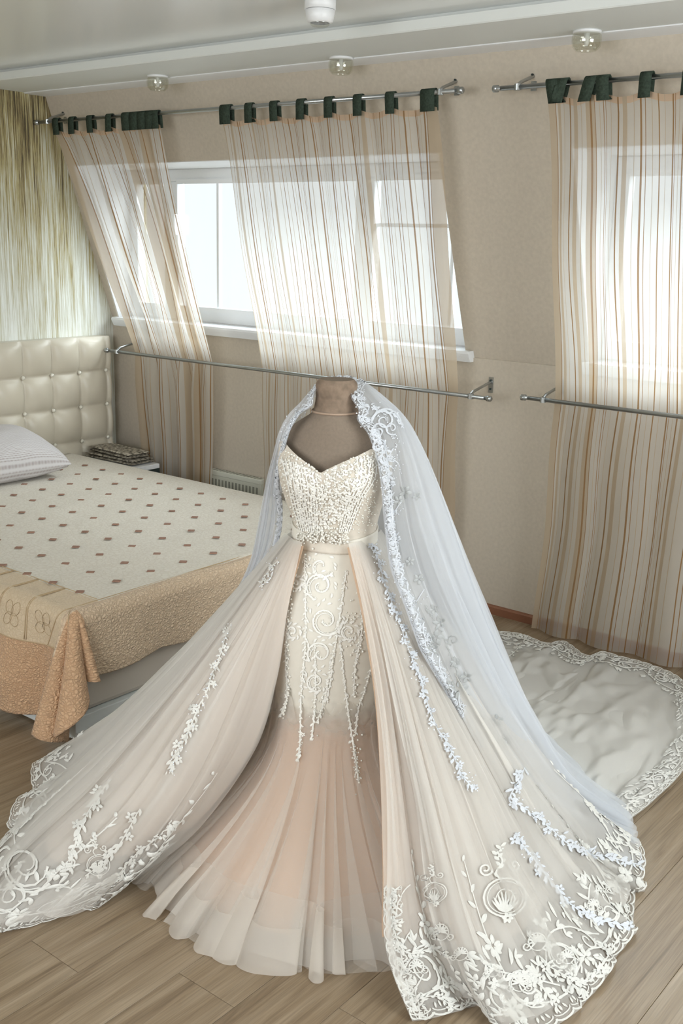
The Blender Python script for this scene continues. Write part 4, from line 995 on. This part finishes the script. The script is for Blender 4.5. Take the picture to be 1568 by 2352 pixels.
# ================================================================== LACE AND BEADS
class Surf:
    """cloth grid addressed by (s, d): s metres along its last row (the hem), d metres up from the hem"""
    def __init__(s, G, flip=False):
        s.G = G; s.N = outward(G)*(-1 if flip else 1); h = G[:, -1]
        s.hl = np.r_[0, np.cumsum(np.linalg.norm(np.diff(h, axis=0), axis=1))]; s.L = s.hl[-1]
        seg = np.linalg.norm(np.diff(G[:, ::-1], axis=1), axis=2); s.cl = np.c_[np.zeros(len(G)), np.cumsum(seg, axis=1)]
    def __call__(s, S, D, off):
        S = np.clip(S, 0, s.L); u = np.interp(S, s.hl, np.arange(len(s.hl))); i = np.clip(u.astype(int), 0, len(s.hl)-2); f = u-i
        out = np.zeros((len(S), 3)); nv = s.G.shape[1]
        for k in range(len(S)):
            v = nv-1-np.interp(max(D[k], 0), s.cl[i[k]], np.arange(nv)); v = min(max(v, 0), nv-1.001); j = int(v); g = v-j; a = i[k]
            def bi(A): return (A[a, j]*(1-f[k])+A[a+1, j]*f[k])*(1-g)+(A[a, j+1]*(1-f[k])+A[a+1, j+1]*f[k])*g
            out[k] = bi(s.G)+bi(s.N)*off[k]
        return out
class PixSurf:
    """cloth grids addressed by the view ray through a point of the picture"""
    def __init__(s, *Gs):
        vs, fs, b = [], [], 0
        for G in Gs:
            nu, nv = G.shape[:2]; idx = np.arange(nu*nv).reshape(nu, nv)+b
            q = np.stack([idx[:-1, :-1], idx[1:, :-1], idx[1:, 1:], idx[:-1, 1:]], -1).reshape(-1, 4); vs += G.reshape(-1, 3).tolist(); fs += q.tolist(); b += nu*nv
        s.t = BVHTree.FromPolygons(vs, fs)
    def hit(s, x, y):
        d = Vector(ray(x, y)).normalized(); p, n, i, dist = s.t.ray_cast(Vector(CAMP), d)
        if p is None: return None, None
        if n.dot(d) > 0: n = -n
        return p, n
    def __call__(s, X, Y, off):
        out = np.full((len(X), 3), np.nan)
        for k in range(len(X)):
            p, n = s.hit(X[k], Y[k])
            if p is not None: out[k] = p+n*float(off[k])
        return out
def arc(cx, cy, r, a0, a1, w, n=12, ry=None):
    a = np.linspace(a0, a1, n); return np.c_[cx+r*np.cos(a), cy+(ry or r)*np.sin(a), np.full(n, w)]
def spiral(cx, cy, r, a0, turns, w, n=22):
    t = np.linspace(0, 1, n); a = a0+turns*2*math.pi*t; rr = r*(1-.85*t); return np.c_[cx+rr*np.cos(a), cy+rr*np.sin(a), w*(1-.3*t)]
def leaf(x, y, ang, ln, wd, curve=0.0, n=7):
    t = np.linspace(0, 1, n); a = ang+curve*t; dx = np.cumsum(np.cos(a))*ln/n; dy = np.cumsum(np.sin(a))*ln/n
    return np.c_[x+dx-dx[0], y+dy-dy[0], wd*(np.sin(t*math.pi)**.7*.95+.05)]
def flower(x, y, r, n=5, a0=0.0, w=.55):
    return [leaf(x+.12*r*math.cos(a0+k*2*math.pi/n), y+.12*r*math.sin(a0+k*2*math.pi/n), a0+k*2*math.pi/n, r, r*w, .3) for k in range(n)]
def curve(pts, w, n=16):
    p = crom(np.array(pts, float), n); return np.c_[p, np.full(n, w)]
def palmette(x, y, s, a=-math.pi/2):
    S = [arc(x, y, s*.75, 0, 2*math.pi, s*.10, 20)]
    for k in range(9): S.append(leaf(x, y, a+(k-4)*.40, s*(1.1-.05*abs(k-4)), s*.20, .16*(k-4)))
    S += [spiral(x-s*.9, y+s*.4, s*.4, 0, 1.3, s*.12, 14), spiral(x+s*.9, y+s*.4, s*.4, math.pi, -1.3, s*.12, 14)]
    return S
def lace_border(L, H, seed, unit=.27, sprig=.6, scal=.055):
    r = random.Random(seed); S = []
    n = max(1, int(L/scal)); sc = L/n
    for k in range(n):                                   # scalloped edge
        c = (k+.5)*sc; S.append(arc(c, .012, sc*.5, math.pi, 2*math.pi, .006, 8, .010)); S.append(arc(c, .022, sc*.46, math.pi, 2*math.pi, .0035, 8, .009))
        for q in (-.3, 0, .3): S.append(leaf(c+q*sc, .020, math.pi/2+q*1.2, .020, .0075, 0, 5))
    m = max(1, int(L/unit)); un = L/m
    q3 = H/.2
    for k in range(int(L/.015/max(.3, q3))):
        x = r.uniform(0, L); y = H*(.10+.80*r.random()**1.5); a = r.uniform(0, 6.28); ln = .032*max(.45, q3)*r.uniform(.7, 1.2)
        S.append(leaf(x, y, a, ln, ln*.34, r.uniform(-1.4, 1.4))); S.append(leaf(x, y, a+.7, ln*.8, ln*.28, r.uniform(-1, 1))); S.append(leaf(x, y, a-.7, ln*.8, ln*.28, r.uniform(-1, 1)))
    for k in range(m):
        c = (k+.5)*un; fl = 1 if k % 2 == 0 else -1; h = H
        S.append(spiral(c-fl*un*.20, h*.48, h*.21, -math.pi/2, fl*1.6, .0085)); S.append(spiral(c-fl*un*.20, h*.48, h*.27, -math.pi/2+.3, fl*.8, .006))
        S.append(spiral(c+fl*un*.22, h*.38, h*.15, math.pi/2, -fl*1.4, .0075))
        S.append(curve([(c-un*.5, .045), (c-un*.2, h*.26), (c+un*.1, .04+h*.14), (c+un*.3, h*.22), (c+un*.5, .045)], .007, 18))
        S.append(curve([(c-un*.5, .07+h*.1), (c-un*.15, h*.72), (c+un*.15, h*.62), (c+un*.5, h*.30)], .006, 18))
        for q in range(11):                              # leaves along the upper stem
            t = q/10; x = c-un*.45+un*.9*t; y = h*(.35+.45*math.sin(t*math.pi)); S.append(leaf(x, y, math.pi/2+r.uniform(-.9, .9), h*r.uniform(.14, .24), h*.060, r.uniform(-.8, .8)))
        for q in range(9):
            x = c+un*r.uniform(-.48, .48); y = r.uniform(.03, h*.55); S.append(leaf(x, y, r.uniform(0, 6.28), h*r.uniform(.1, .18), h*.055, r.uniform(-1, 1)))
        S += flower(c+fl*un*.02, h*.30, h*.12, 6, r.uniform(0, 1)); S += flower(c+fl*un*.40, h*.58, h*.10, 5, r.uniform(0, 1))
        if r.random() < sprig:                           # climbing sprig
            x0 = c+r.uniform(-.1, .1)*un; hh = H*r.uniform(1.5, 2.1); b = r.uniform(-.03, .03)
            S.append(curve([(x0, h*.6), (x0+b, hh*.6), (x0-b, hh)], .0045, 12))
            for q in range(8):
                t = q/7; S.append(leaf(x0+b*math.sin(t*3), h*.7+(hh-h*.7)*t, math.pi/2+(-1)**q*(.9-.4*t), h*.22*(1-.5*t), h*.085*(1-.4*t), (-1)**q*.5))
            S += flower(x0, h*.95, h*.13, 6)
    return S
def lace_mesh(name, strokes, surf, mat, parent, off=.003, relief=.35, scale=1.0):
    V, F = [], []
    for st in strokes:
        xy = st[:, :2]; w = st[:, 2]*scale
        t = np.gradient(xy, axis=0); t /= np.maximum(np.linalg.norm(t, axis=1, keepdims=True), 1e-9); nn = np.c_[-t[:, 1], t[:, 0]]
        l = xy+nn*w[:, None]/2; r = xy-nn*w[:, None]/2; n = len(xy)
        z = np.full(n, off)
        if isinstance(surf, PixSurf): hgt = z+relief*.0022
        else: hgt = z+relief*np.minimum(w, .012)
        P = np.concatenate([surf(l[:, 0], l[:, 1], z), surf(xy[:, 0], xy[:, 1], hgt), surf(r[:, 0], r[:, 1], z)])
        if np.isnan(P).any():
            continue
        if isinstance(surf, PixSurf) and np.linalg.norm(np.diff(P[n:2*n], axis=0), axis=1).max() > .09: continue
        P[:, 2] = np.maximum(P[:, 2], .004)
        b = len(V); V += P.tolist()
        for i in range(n-1):
            F.append((b+i, b+i+1, b+n+i+1, b+n+i)); F.append((b+n+i, b+n+i+1, b+2*n+i+1, b+2*n+i))
    me = bpy.data.meshes.new(name); me.from_pydata(V, [], F); o = link(name, me, mat, parent, True); o['kind'] = 'stuff'; return o
# small sphere for beads
_bm = bmesh.new(); bmesh.ops.create_icosphere(_bm, subdivisions=1, radius=1.0); _bv = np.array([v.co[:] for v in _bm.verts]); _bf = [[v.index for v in f.verts] for f in _bm.faces]; _bm.free()
def bead_mesh(name, pts, mat, parent):
    V, F = [], []
    for (p, n, r) in pts:
        b = len(V); V += (np.array(p)+np.array(n)*r*.5+_bv*r).tolist(); F += [[i+b for i in f] for f in _bf]
    me = bpy.data.meshes.new(name); me.from_pydata(V, [], F); o = link(name, me, mat, parent, True); o['kind'] = 'stuff'; return o
def bead_line(ps, path, step, r, jit=0.0, skip=0.0, rv=.25):
    p = np.array(path, float); d = np.r_[0, np.cumsum(np.hypot(*np.diff(p, axis=0).T))]; n = max(2, int(d[-1]/step)); q = crom(p, n); out = []
    for x, y in q:
        if random.random() < skip: continue
        P, nn = ps.hit(x+random.gauss(0, jit), y+random.gauss(0, jit))
        if P is not None: out.append((P, nn, r*random.uniform(1-rv, 1+rv)))
    return out
def sprig(path, step, size, seed, w=.32, fl=5):
    """leaves and blossoms along a picture path (pixels)"""
    r = random.Random(seed); p = np.array(path, float); d = np.r_[0, np.cumsum(np.hypot(*np.diff(p, axis=0).T))]; n = max(3, int(d[-1]/step)); q = crom(p, n); S = [np.c_[q, np.full(n, size*.13)]]
    for k in range(n-1):
        a = math.atan2(*(q[k+1]-q[k])[::-1]); s = 1 if k % 2 else -1; sz = size*r.uniform(.6, 1.2)
        S.append(leaf(q[k][0], q[k][1], a+s*r.uniform(.5, 1.2), sz, sz*w, -s*.6))
        if r.random() < .5: S.append(leaf(q[k][0]+r.uniform(-1, 1)*size*.5, q[k][1]+r.uniform(-1, 1)*size*.4, a+r.uniform(-1, 1), sz*.8, sz*w*.8, r.uniform(-1, 1)))
        if k % fl == fl//2: S += flower(q[k][0]+s*size*.5, q[k][1], size*.55, 5, r.uniform(0, 1))
    return S

# --- hems of the overskirt
SL, SR, SK = Surf(GL), Surf(GR), Surf(GK)
lace_mesh('lace_hem', lace_border(SL.L, .23, 1, .26, .8), SL, MAT['lace'], gown, scale=.85)
lace_mesh('lace_hem', lace_border(SR.L, .23, 2, .27), SR, MAT['lace'], gown, scale=.85)
lace_mesh('lace_hem', lace_border(SK.L, .15, 3, .26, .3), SK, MAT['lace'], gown)
ST = Surf(GT); ST.N = np.where(ST.N[..., 2:3] < 0, -ST.N, ST.N)
lace_mesh('lace_hem', lace_border(ST.L, .20, 4, .28, .3), ST, MAT['lace'], gown, off=.004)
# lace along the front edge of the right wing, lower part
def edge_surf(G, flip=False, first=True):
    H = np.transpose(G[::-1] if first else G, (1, 0, 2)).copy(); return Surf(H, flip)
SE = edge_surf(GR); n_ = int(GR.shape[1]*.70); HE = Surf(np.transpose(GR[::-1][:, n_:], (1, 0, 2)).copy()); HE.N = np.transpose(outward(GR)[::-1][:, n_:], (1, 0, 2)).copy()
lace_mesh('lace_edge', lace_border(HE.L, .055, 6, .10, .0, .03), HE, MAT['lace'], gown, scale=.6)
# --- veil edges
EV = Surf(np.transpose(GV[::-1], (1, 0, 2)).copy()); EV.N = np.transpose(outward(GV)[::-1], (1, 0, 2)).copy()
lace_mesh('lace_edge', lace_border(EV.L, .060, 7, .115, .35, .028), EV, MAT['lace_cool'], veil, scale=.62)
EL = Surf(np.transpose(GVL[::-1], (1, 0, 2)).copy()); EL.N = np.transpose(outward(GVL)[::-1], (1, 0, 2)).copy()
lace_mesh('lace_edge', lace_border(EL.L*.75, .055, 8, .10, .2, .026), EL, MAT['lace_cool'], veil, scale=.6)
ET = Surf(np.transpose(GVT, (0, 1, 2))[::1].transpose(1, 0, 2)[:, ::-1].copy())
lace_mesh('lace_edge', lace_border(ET.L, .022, 9, .05, 0, .02), ET, MAT['lace_cool'], veil, scale=.5)
# --- appliques placed on the cloth as seen
PR, PLf, PV, PVL = PixSurf(GR), PixSurf(GL), PixSurf(GV), PixSurf(GVL)
A = sprig([(851, 1240), (885, 1355), (923, 1454), (943, 1508), (966, 1565), (985, 1642), (1019, 1699), (1057, 1776), (1084, 1814)], 7, 15, 1)
lace_mesh('applique', A, PR, MAT['lace_cool'], gown, .006)
A = sprig([(1201, 1765), (1185, 1800), (1172, 1832), (1234, 1880), (1309, 1945), (1384, 1968), (1470, 1990)], 9, 20, 2)+sprig([(1178, 1915), (1230, 1985), (1284, 2055), (1349, 2105), (1440, 2130)], 9, 22, 3)
lace_mesh('applique', A, PR, MAT['lace_cool'], gown, .006)
def medallion(cx, cy, s):
    S = [arc(cx, cy, s, math.pi*.42-.2, math.pi*2.58+.2, s*.09, 40, s*.92), arc(cx, cy, s*.84, math.pi*.42-.2, math.pi*2.58+.2, s*.04, 36, s*.78)]
    for k in range(9):
        S.append(leaf(cx, cy+.75*s, -math.pi/2+(k-4)*.26, s*1.25*(1-.04*abs(k-4)), s*.11, -.10*(k-4)))
    S += [arc(cx, cy+.1*s, s*.45, 0, 2*math.pi, s*.05, 24, s*.5)]
    S += [spiral(cx-s*.95, cy-s*1.35, s*.34, 0, 1.4, s*.1), spiral(cx+s*.45, cy-s*1.55, s*.30, math.pi, -1.4, s*.1)]
    S += [curve([(cx-.2*s, cy-s*.8), (cx-.45*s, cy-s*1.2), (cx-.15*s, cy-s*1.7), (cx-.4*s, cy-s*2.2)], s*.09)]
    for k in range(9): S.append(leaf(cx-.3*s+.1*s*math.sin(k), cy-s*1.4-s*.13*k, -math.pi/2+(-1)**k*.9, s*.36, s*.15, 0))
    S += flower(cx+.1*s, cy+s*1.0, s*.28, 6)
    return S
A = medallion(1157, 2062, 48)+medallion(1000, 2050, 26)
for (x, y, s) in ((1015, 2140, 34), (1230, 2165, 38), (955, 2220, 30), (1300, 2200, 30), (1190, 2260, 34), (1130, 2230, 26), (1060, 2190, 26), (1360, 2080, 26), (1400, 2040, 24)): A += palmette(x, y, s*.72, -math.pi/2+.4*math.sin(x))
A += sprig([(1245, 2215), (1290, 2240), (1335, 2260), (1370, 2235), (1420, 2150)], 9, 24, 4)+sprig([(1130, 2270), (1180, 2240), (1240, 2265), (1280, 2320)], 9, 24, 5)+sprig([(900, 2050), (905, 2130), (935, 2190), (990, 2180), (1040, 2200)], 9, 20, 6)+sprig([(940, 2300), (1000, 2290), (1050, 2320), (1090, 2300)], 8, 18, 16)
lace_mesh('applique', A, PR, MAT['lace'], gown, .006)
A = sprig([(532, 1432), (512, 1490), (490, 1550), (470, 1600)], 8, 15, 7)+sprig([(462, 1610), (430, 1680), (405, 1730), (388, 1775)], 8, 20, 8)
A += sprig([(250, 1800), (215, 1850), (180, 1920), (160, 2000)], 9, 24, 9)+sprig([(320, 1855), (275, 1935), (240, 1975), (195, 2010)], 9, 22, 10)+sprig([(420, 1880), (350, 1930), (300, 1970), (255, 2030)], 9, 18, 11)
A += sprig([(640, 1290), (615, 1320), (600, 1350)], 7, 12, 12)+medallion(225, 1985, 26)
A += [spiral(60, 1990, 52, 0, 1.8, 6), spiral(60, 1990, 66, .6, 1.1, 5), spiral(110, 1840, 34, 1, 1.6, 5)]
lace_mesh('applique', A, PLf, MAT['lace'], gown, .005)
# silver flowers on the veil
A = []
for x, y, s in ((995, 1400, 13), (1008, 1430, 17), (1000, 1465, 20), (990, 1490, 18), (1045, 1520, 13), (1070, 1555, 15), (1055, 1585, 22), (1035, 1575, 13), (1100, 1650, 14), (1140, 1655, 16), (1120, 1690, 18), (1135, 1715, 24), (1160, 1700, 16), (1110, 1730, 16), (960, 1330, 14), (940, 1290, 12), (930, 1130, 16), (915, 1150, 14), (955, 1140, 10)):
    A += flower(x, y, s, 5, random.random(), .5)
A += sprig([(975, 1390), (1010, 1450), (1040, 1520), (1070, 1600), (1110, 1680), (1150, 1740)], 11, 12, 13, .25, 99)+[spiral(1120, 1765, 22, 0, 1.3, 3), spiral(1080, 1620, 18, 1, 1.3, 2.5), spiral(1040, 1470, 14, 2, 1.3, 2.5)]
lace_mesh('silver_flowers', A, PV, MAT['silver'], veil, .003)
# scrolls of the veil lace over the shoulder
A = [spiral(880, 968, 26, math.pi, 1.5, 4.5), spiral(868, 992, 20, 0, -1.5, 4), spiral(898, 985, 16, 1, 1.3, 3.5), spiral(872, 1022, 16, 2, 1.4, 3.5), arc(885, 975, 34, math.pi, 2*math.pi, 4, 16)]+sprig([(850, 930), (875, 945), (905, 955), (925, 985)], 7, 13, 14)+sprig([(880, 1010), (890, 1060), (895, 1120), (900, 1190), (908, 1250), (918, 1310)], 6, 13, 15)
lace_mesh('shoulder_lace', A, PV, MAT['lace_cool'], veil, .004)

# --- bodice and skirt panel embroidery
PB, PP = PixSurf(GB), PixSurf(GP, GF)
B = []
topx = np.linspace(646, 862, 25)
for k, x in enumerate(topx):
    e = (x-735)/100
    yt = 1082-42*min(1, abs(x-727)/85)**.8
    xb = 733+e*52
    p = [(x, yt), (x-6*e+(8 if k % 2 else -4), yt+45), (735+e*78, 1150), (xb, 1222)]
    B += bead_line(PB, p, 8.0, .0036, 1.2, .08)
for k in range(900):
    x = random.uniform(640, 868); y = random.uniform(1035, 1225)
    P, nn = PB.hit(x, y)
    if P is not None and y > 1085-44*min(1, abs(x-727)/85): B.append((P, nn, random.uniform(.0014, .0028)))
B += bead_line(PB, [(650, 1033), (690, 1055), (727, 1082)], 7, .0032, .6)+bead_line(PB, [(727, 1082), (780, 1048), (845, 1025)], 7, .0032, .6)
bead_mesh('pearls', B, MAT['pearl'], gown)
A = []
for k, x in enumerate(np.linspace(648, 862, 26)):
    e = (x-735)/100; yt = 1085-40*min(1, abs(x-727)/85)**.8
    A.append(curve([(x, yt+4), (x-6*e+6, yt+50), (735+e*74, 1150), (735+e*52, 1220)], 2.6, 20))
    for q in range(16): A.append(leaf(735+e*(100-3.4*q)+random.uniform(-7, 7), yt+8+q*9.2, random.uniform(0, 6.28), 11, 4.2, random.uniform(-1.5, 1.5)))
A += [spiral(733, 1130, 18, 0, 1.5, 4), spiral(790, 1140, 16, 2, -1.5, 4), spiral(690, 1120, 15, 1, 1.5, 4), spiral(820, 1110, 14, 0, 1.5, 4)]
lace_mesh('bodice_lace', A, PB, MAT['lace_bright'], gown, .002)
B = []
lines = [[(688, 1255), (672, 1330), (660, 1430), (657, 1520), (660, 1600), (645, 1645)], [(700, 1275), (702, 1400), (700, 1500), (692, 1600), (690, 1700), (685, 1748)],
         [(795, 1310), (782, 1400), (770, 1480), (755, 1560), (742, 1620), (728, 1660)], [(780, 1470), (788, 1540), (797, 1620), (806, 1680), (815, 1740), (822, 1795)],
         [(820, 1255), (826, 1320), (832, 1400), (828, 1460), (815, 1530), (812, 1600)], [(852, 1530), (838, 1580), (822, 1630), (815, 1690)], [(765, 1500), (758, 1570), (745, 1620)], [(722, 1480), (725, 1560), (722, 1640), (715, 1700)]]
for l in lines: B += bead_line(PP, l, 7.0, .0034, 1.6, .06)
for l in (lines[0], lines[4]): B += bead_line(PP, [(x+5, y) for x, y in l], 9, .0036, 2.5, .1)
for (cx, cy, rr, a0, tn) in ((738, 1300, 26, .5, .9), (735, 1345, 30, 2, 1.3), (745, 1425, 34, 0, 1.5), (735, 1500, 26, 2.5, 1.2), (725, 1560, 20, 1, 1.2), (800, 1450, 18, 1, 1.2), (812, 1420, 14, 3, 1.2), (815, 1720, 12, 0, 1.2), (710, 1285, 12, 0, 1.2)):
    sp_ = spiral(cx, cy, rr, a0, tn, 4); B += bead_line(PP, sp_[:, :2], 6.5, .0027, .8, .1)
B += bead_line(PP, [(700, 1262), (740, 1268), (780, 1262), (815, 1258)], 7, .003, 4, .1)
for (cx, cy, sx, sy, n) in ((820, 1270, 9, 18, 30), (812, 1430, 12, 35, 26), (700, 1290, 8, 10, 10), (818, 1750, 7, 30, 18), (725, 1640, 9, 25, 14)):
    for _ in range(n):
        P, nn = PP.hit(random.gauss(cx, sx), random.gauss(cy, sy))
        if P is not None: B.append((P, nn, random.uniform(.0022, .0034)))
bead_mesh('pearls', B, MAT['pearl'], gown)
A = [np.c_[crom(np.array(l, float), 26), np.full(26, 3.2)] for l in lines]
for (cx, cy, rr, a0, tn) in ((738, 1300, 30, .5, .9), (735, 1345, 34, 2, 1.4), (748, 1425, 40, 0, 1.5), (735, 1500, 30, 2.5, 1.3), (725, 1565, 24, 1, 1.3), (800, 1450, 20, 1, 1.2), (680, 1340, 14, 0, 1.3), (672, 1450, 16, 1, 1.2)):
    A.append(spiral(cx, cy, rr, a0, tn, 4.5)); A.append(spiral(cx+2, cy+2, rr*.8, a0+.5, tn*.9, 2.2))
    for q in range(11): A.append(leaf(cx+rr*.95*math.cos(q*.6), cy+rr*.9*math.sin(q*.6), q*.6+.7, 14, 5, .8))
for l in lines: A += sprig(l, 8, 11, int(l[0][0]), .32, 99)[1:]
lace_mesh('panel_lace', A, PP, MAT['lace_bright'], gown, .0025)
# belt ornament and glitter
PBt = PixSurf(GBELT, GB, GP); B = []
for _ in range(170):
    P, nn = PBt.hit(random.uniform(682, 800), 1233+random.gauss(0, 7)+(random.uniform(-3, 3)))
    if P is not None: B.append((P-Vector(FW)*.012, nn, random.uniform(.002, .0036)))
bead_mesh('belt_beads', B, MAT['pearl'], gown)
B = []
for path, ps, n in (([(851, 1240), (885, 1355), (923, 1454), (943, 1508), (966, 1565), (985, 1642), (1019, 1699), (1057, 1776), (1084, 1814)], PR, 130), ([(532, 1432), (490, 1550), (430, 1680), (388, 1775)], PLf, 70), ([(640, 1290), (600, 1350)], PLf, 24), ([(1178, 1915), (1284, 2055), (1349, 2105)], PR, 40), ([(1172, 1832), (1234, 1880), (1309, 1945)], PR, 60)):
    q = crom(np.array(path, float), n)
    for x, y in q:
        P, nn = ps.hit(x+random.gauss(0, 7), y+random.gauss(0, 5))
        if P is not None: B.append((Vector(P)+nn*.005, nn, random.uniform(.0014, .0026)))
bead_mesh('crystal_beads', B, MAT['crystal_bead'], gown)
B = []
for path, n in (([(735, 885), (718, 930), (690, 950), (668, 985), (655, 1022)], 60), ([(812, 884), (812, 912), (830, 945), (826, 962), (848, 990), (862, 1015), (876, 1055), (886, 1110), (892, 1180), (900, 1250)], 190), ([(860, 940), (890, 970), (905, 1020), (900, 1100)], 60), ([(900, 1250), (925, 1350), (960, 1450), (1000, 1540)], 70)):
    q = crom(np.array(path, float), n)
    for x, y in q:
        P, nn = (PV if x > 770 else PVL).hit(x+random.gauss(0, 7)-(0 if x > 770 else 8), y+random.gauss(0, 6))
        if P is not None: B.append((Vector(P)+nn*.003, nn, random.uniform(.0014, .0026)))
bead_mesh('crystal_beads', B, MAT['crystal_bead'], veil)
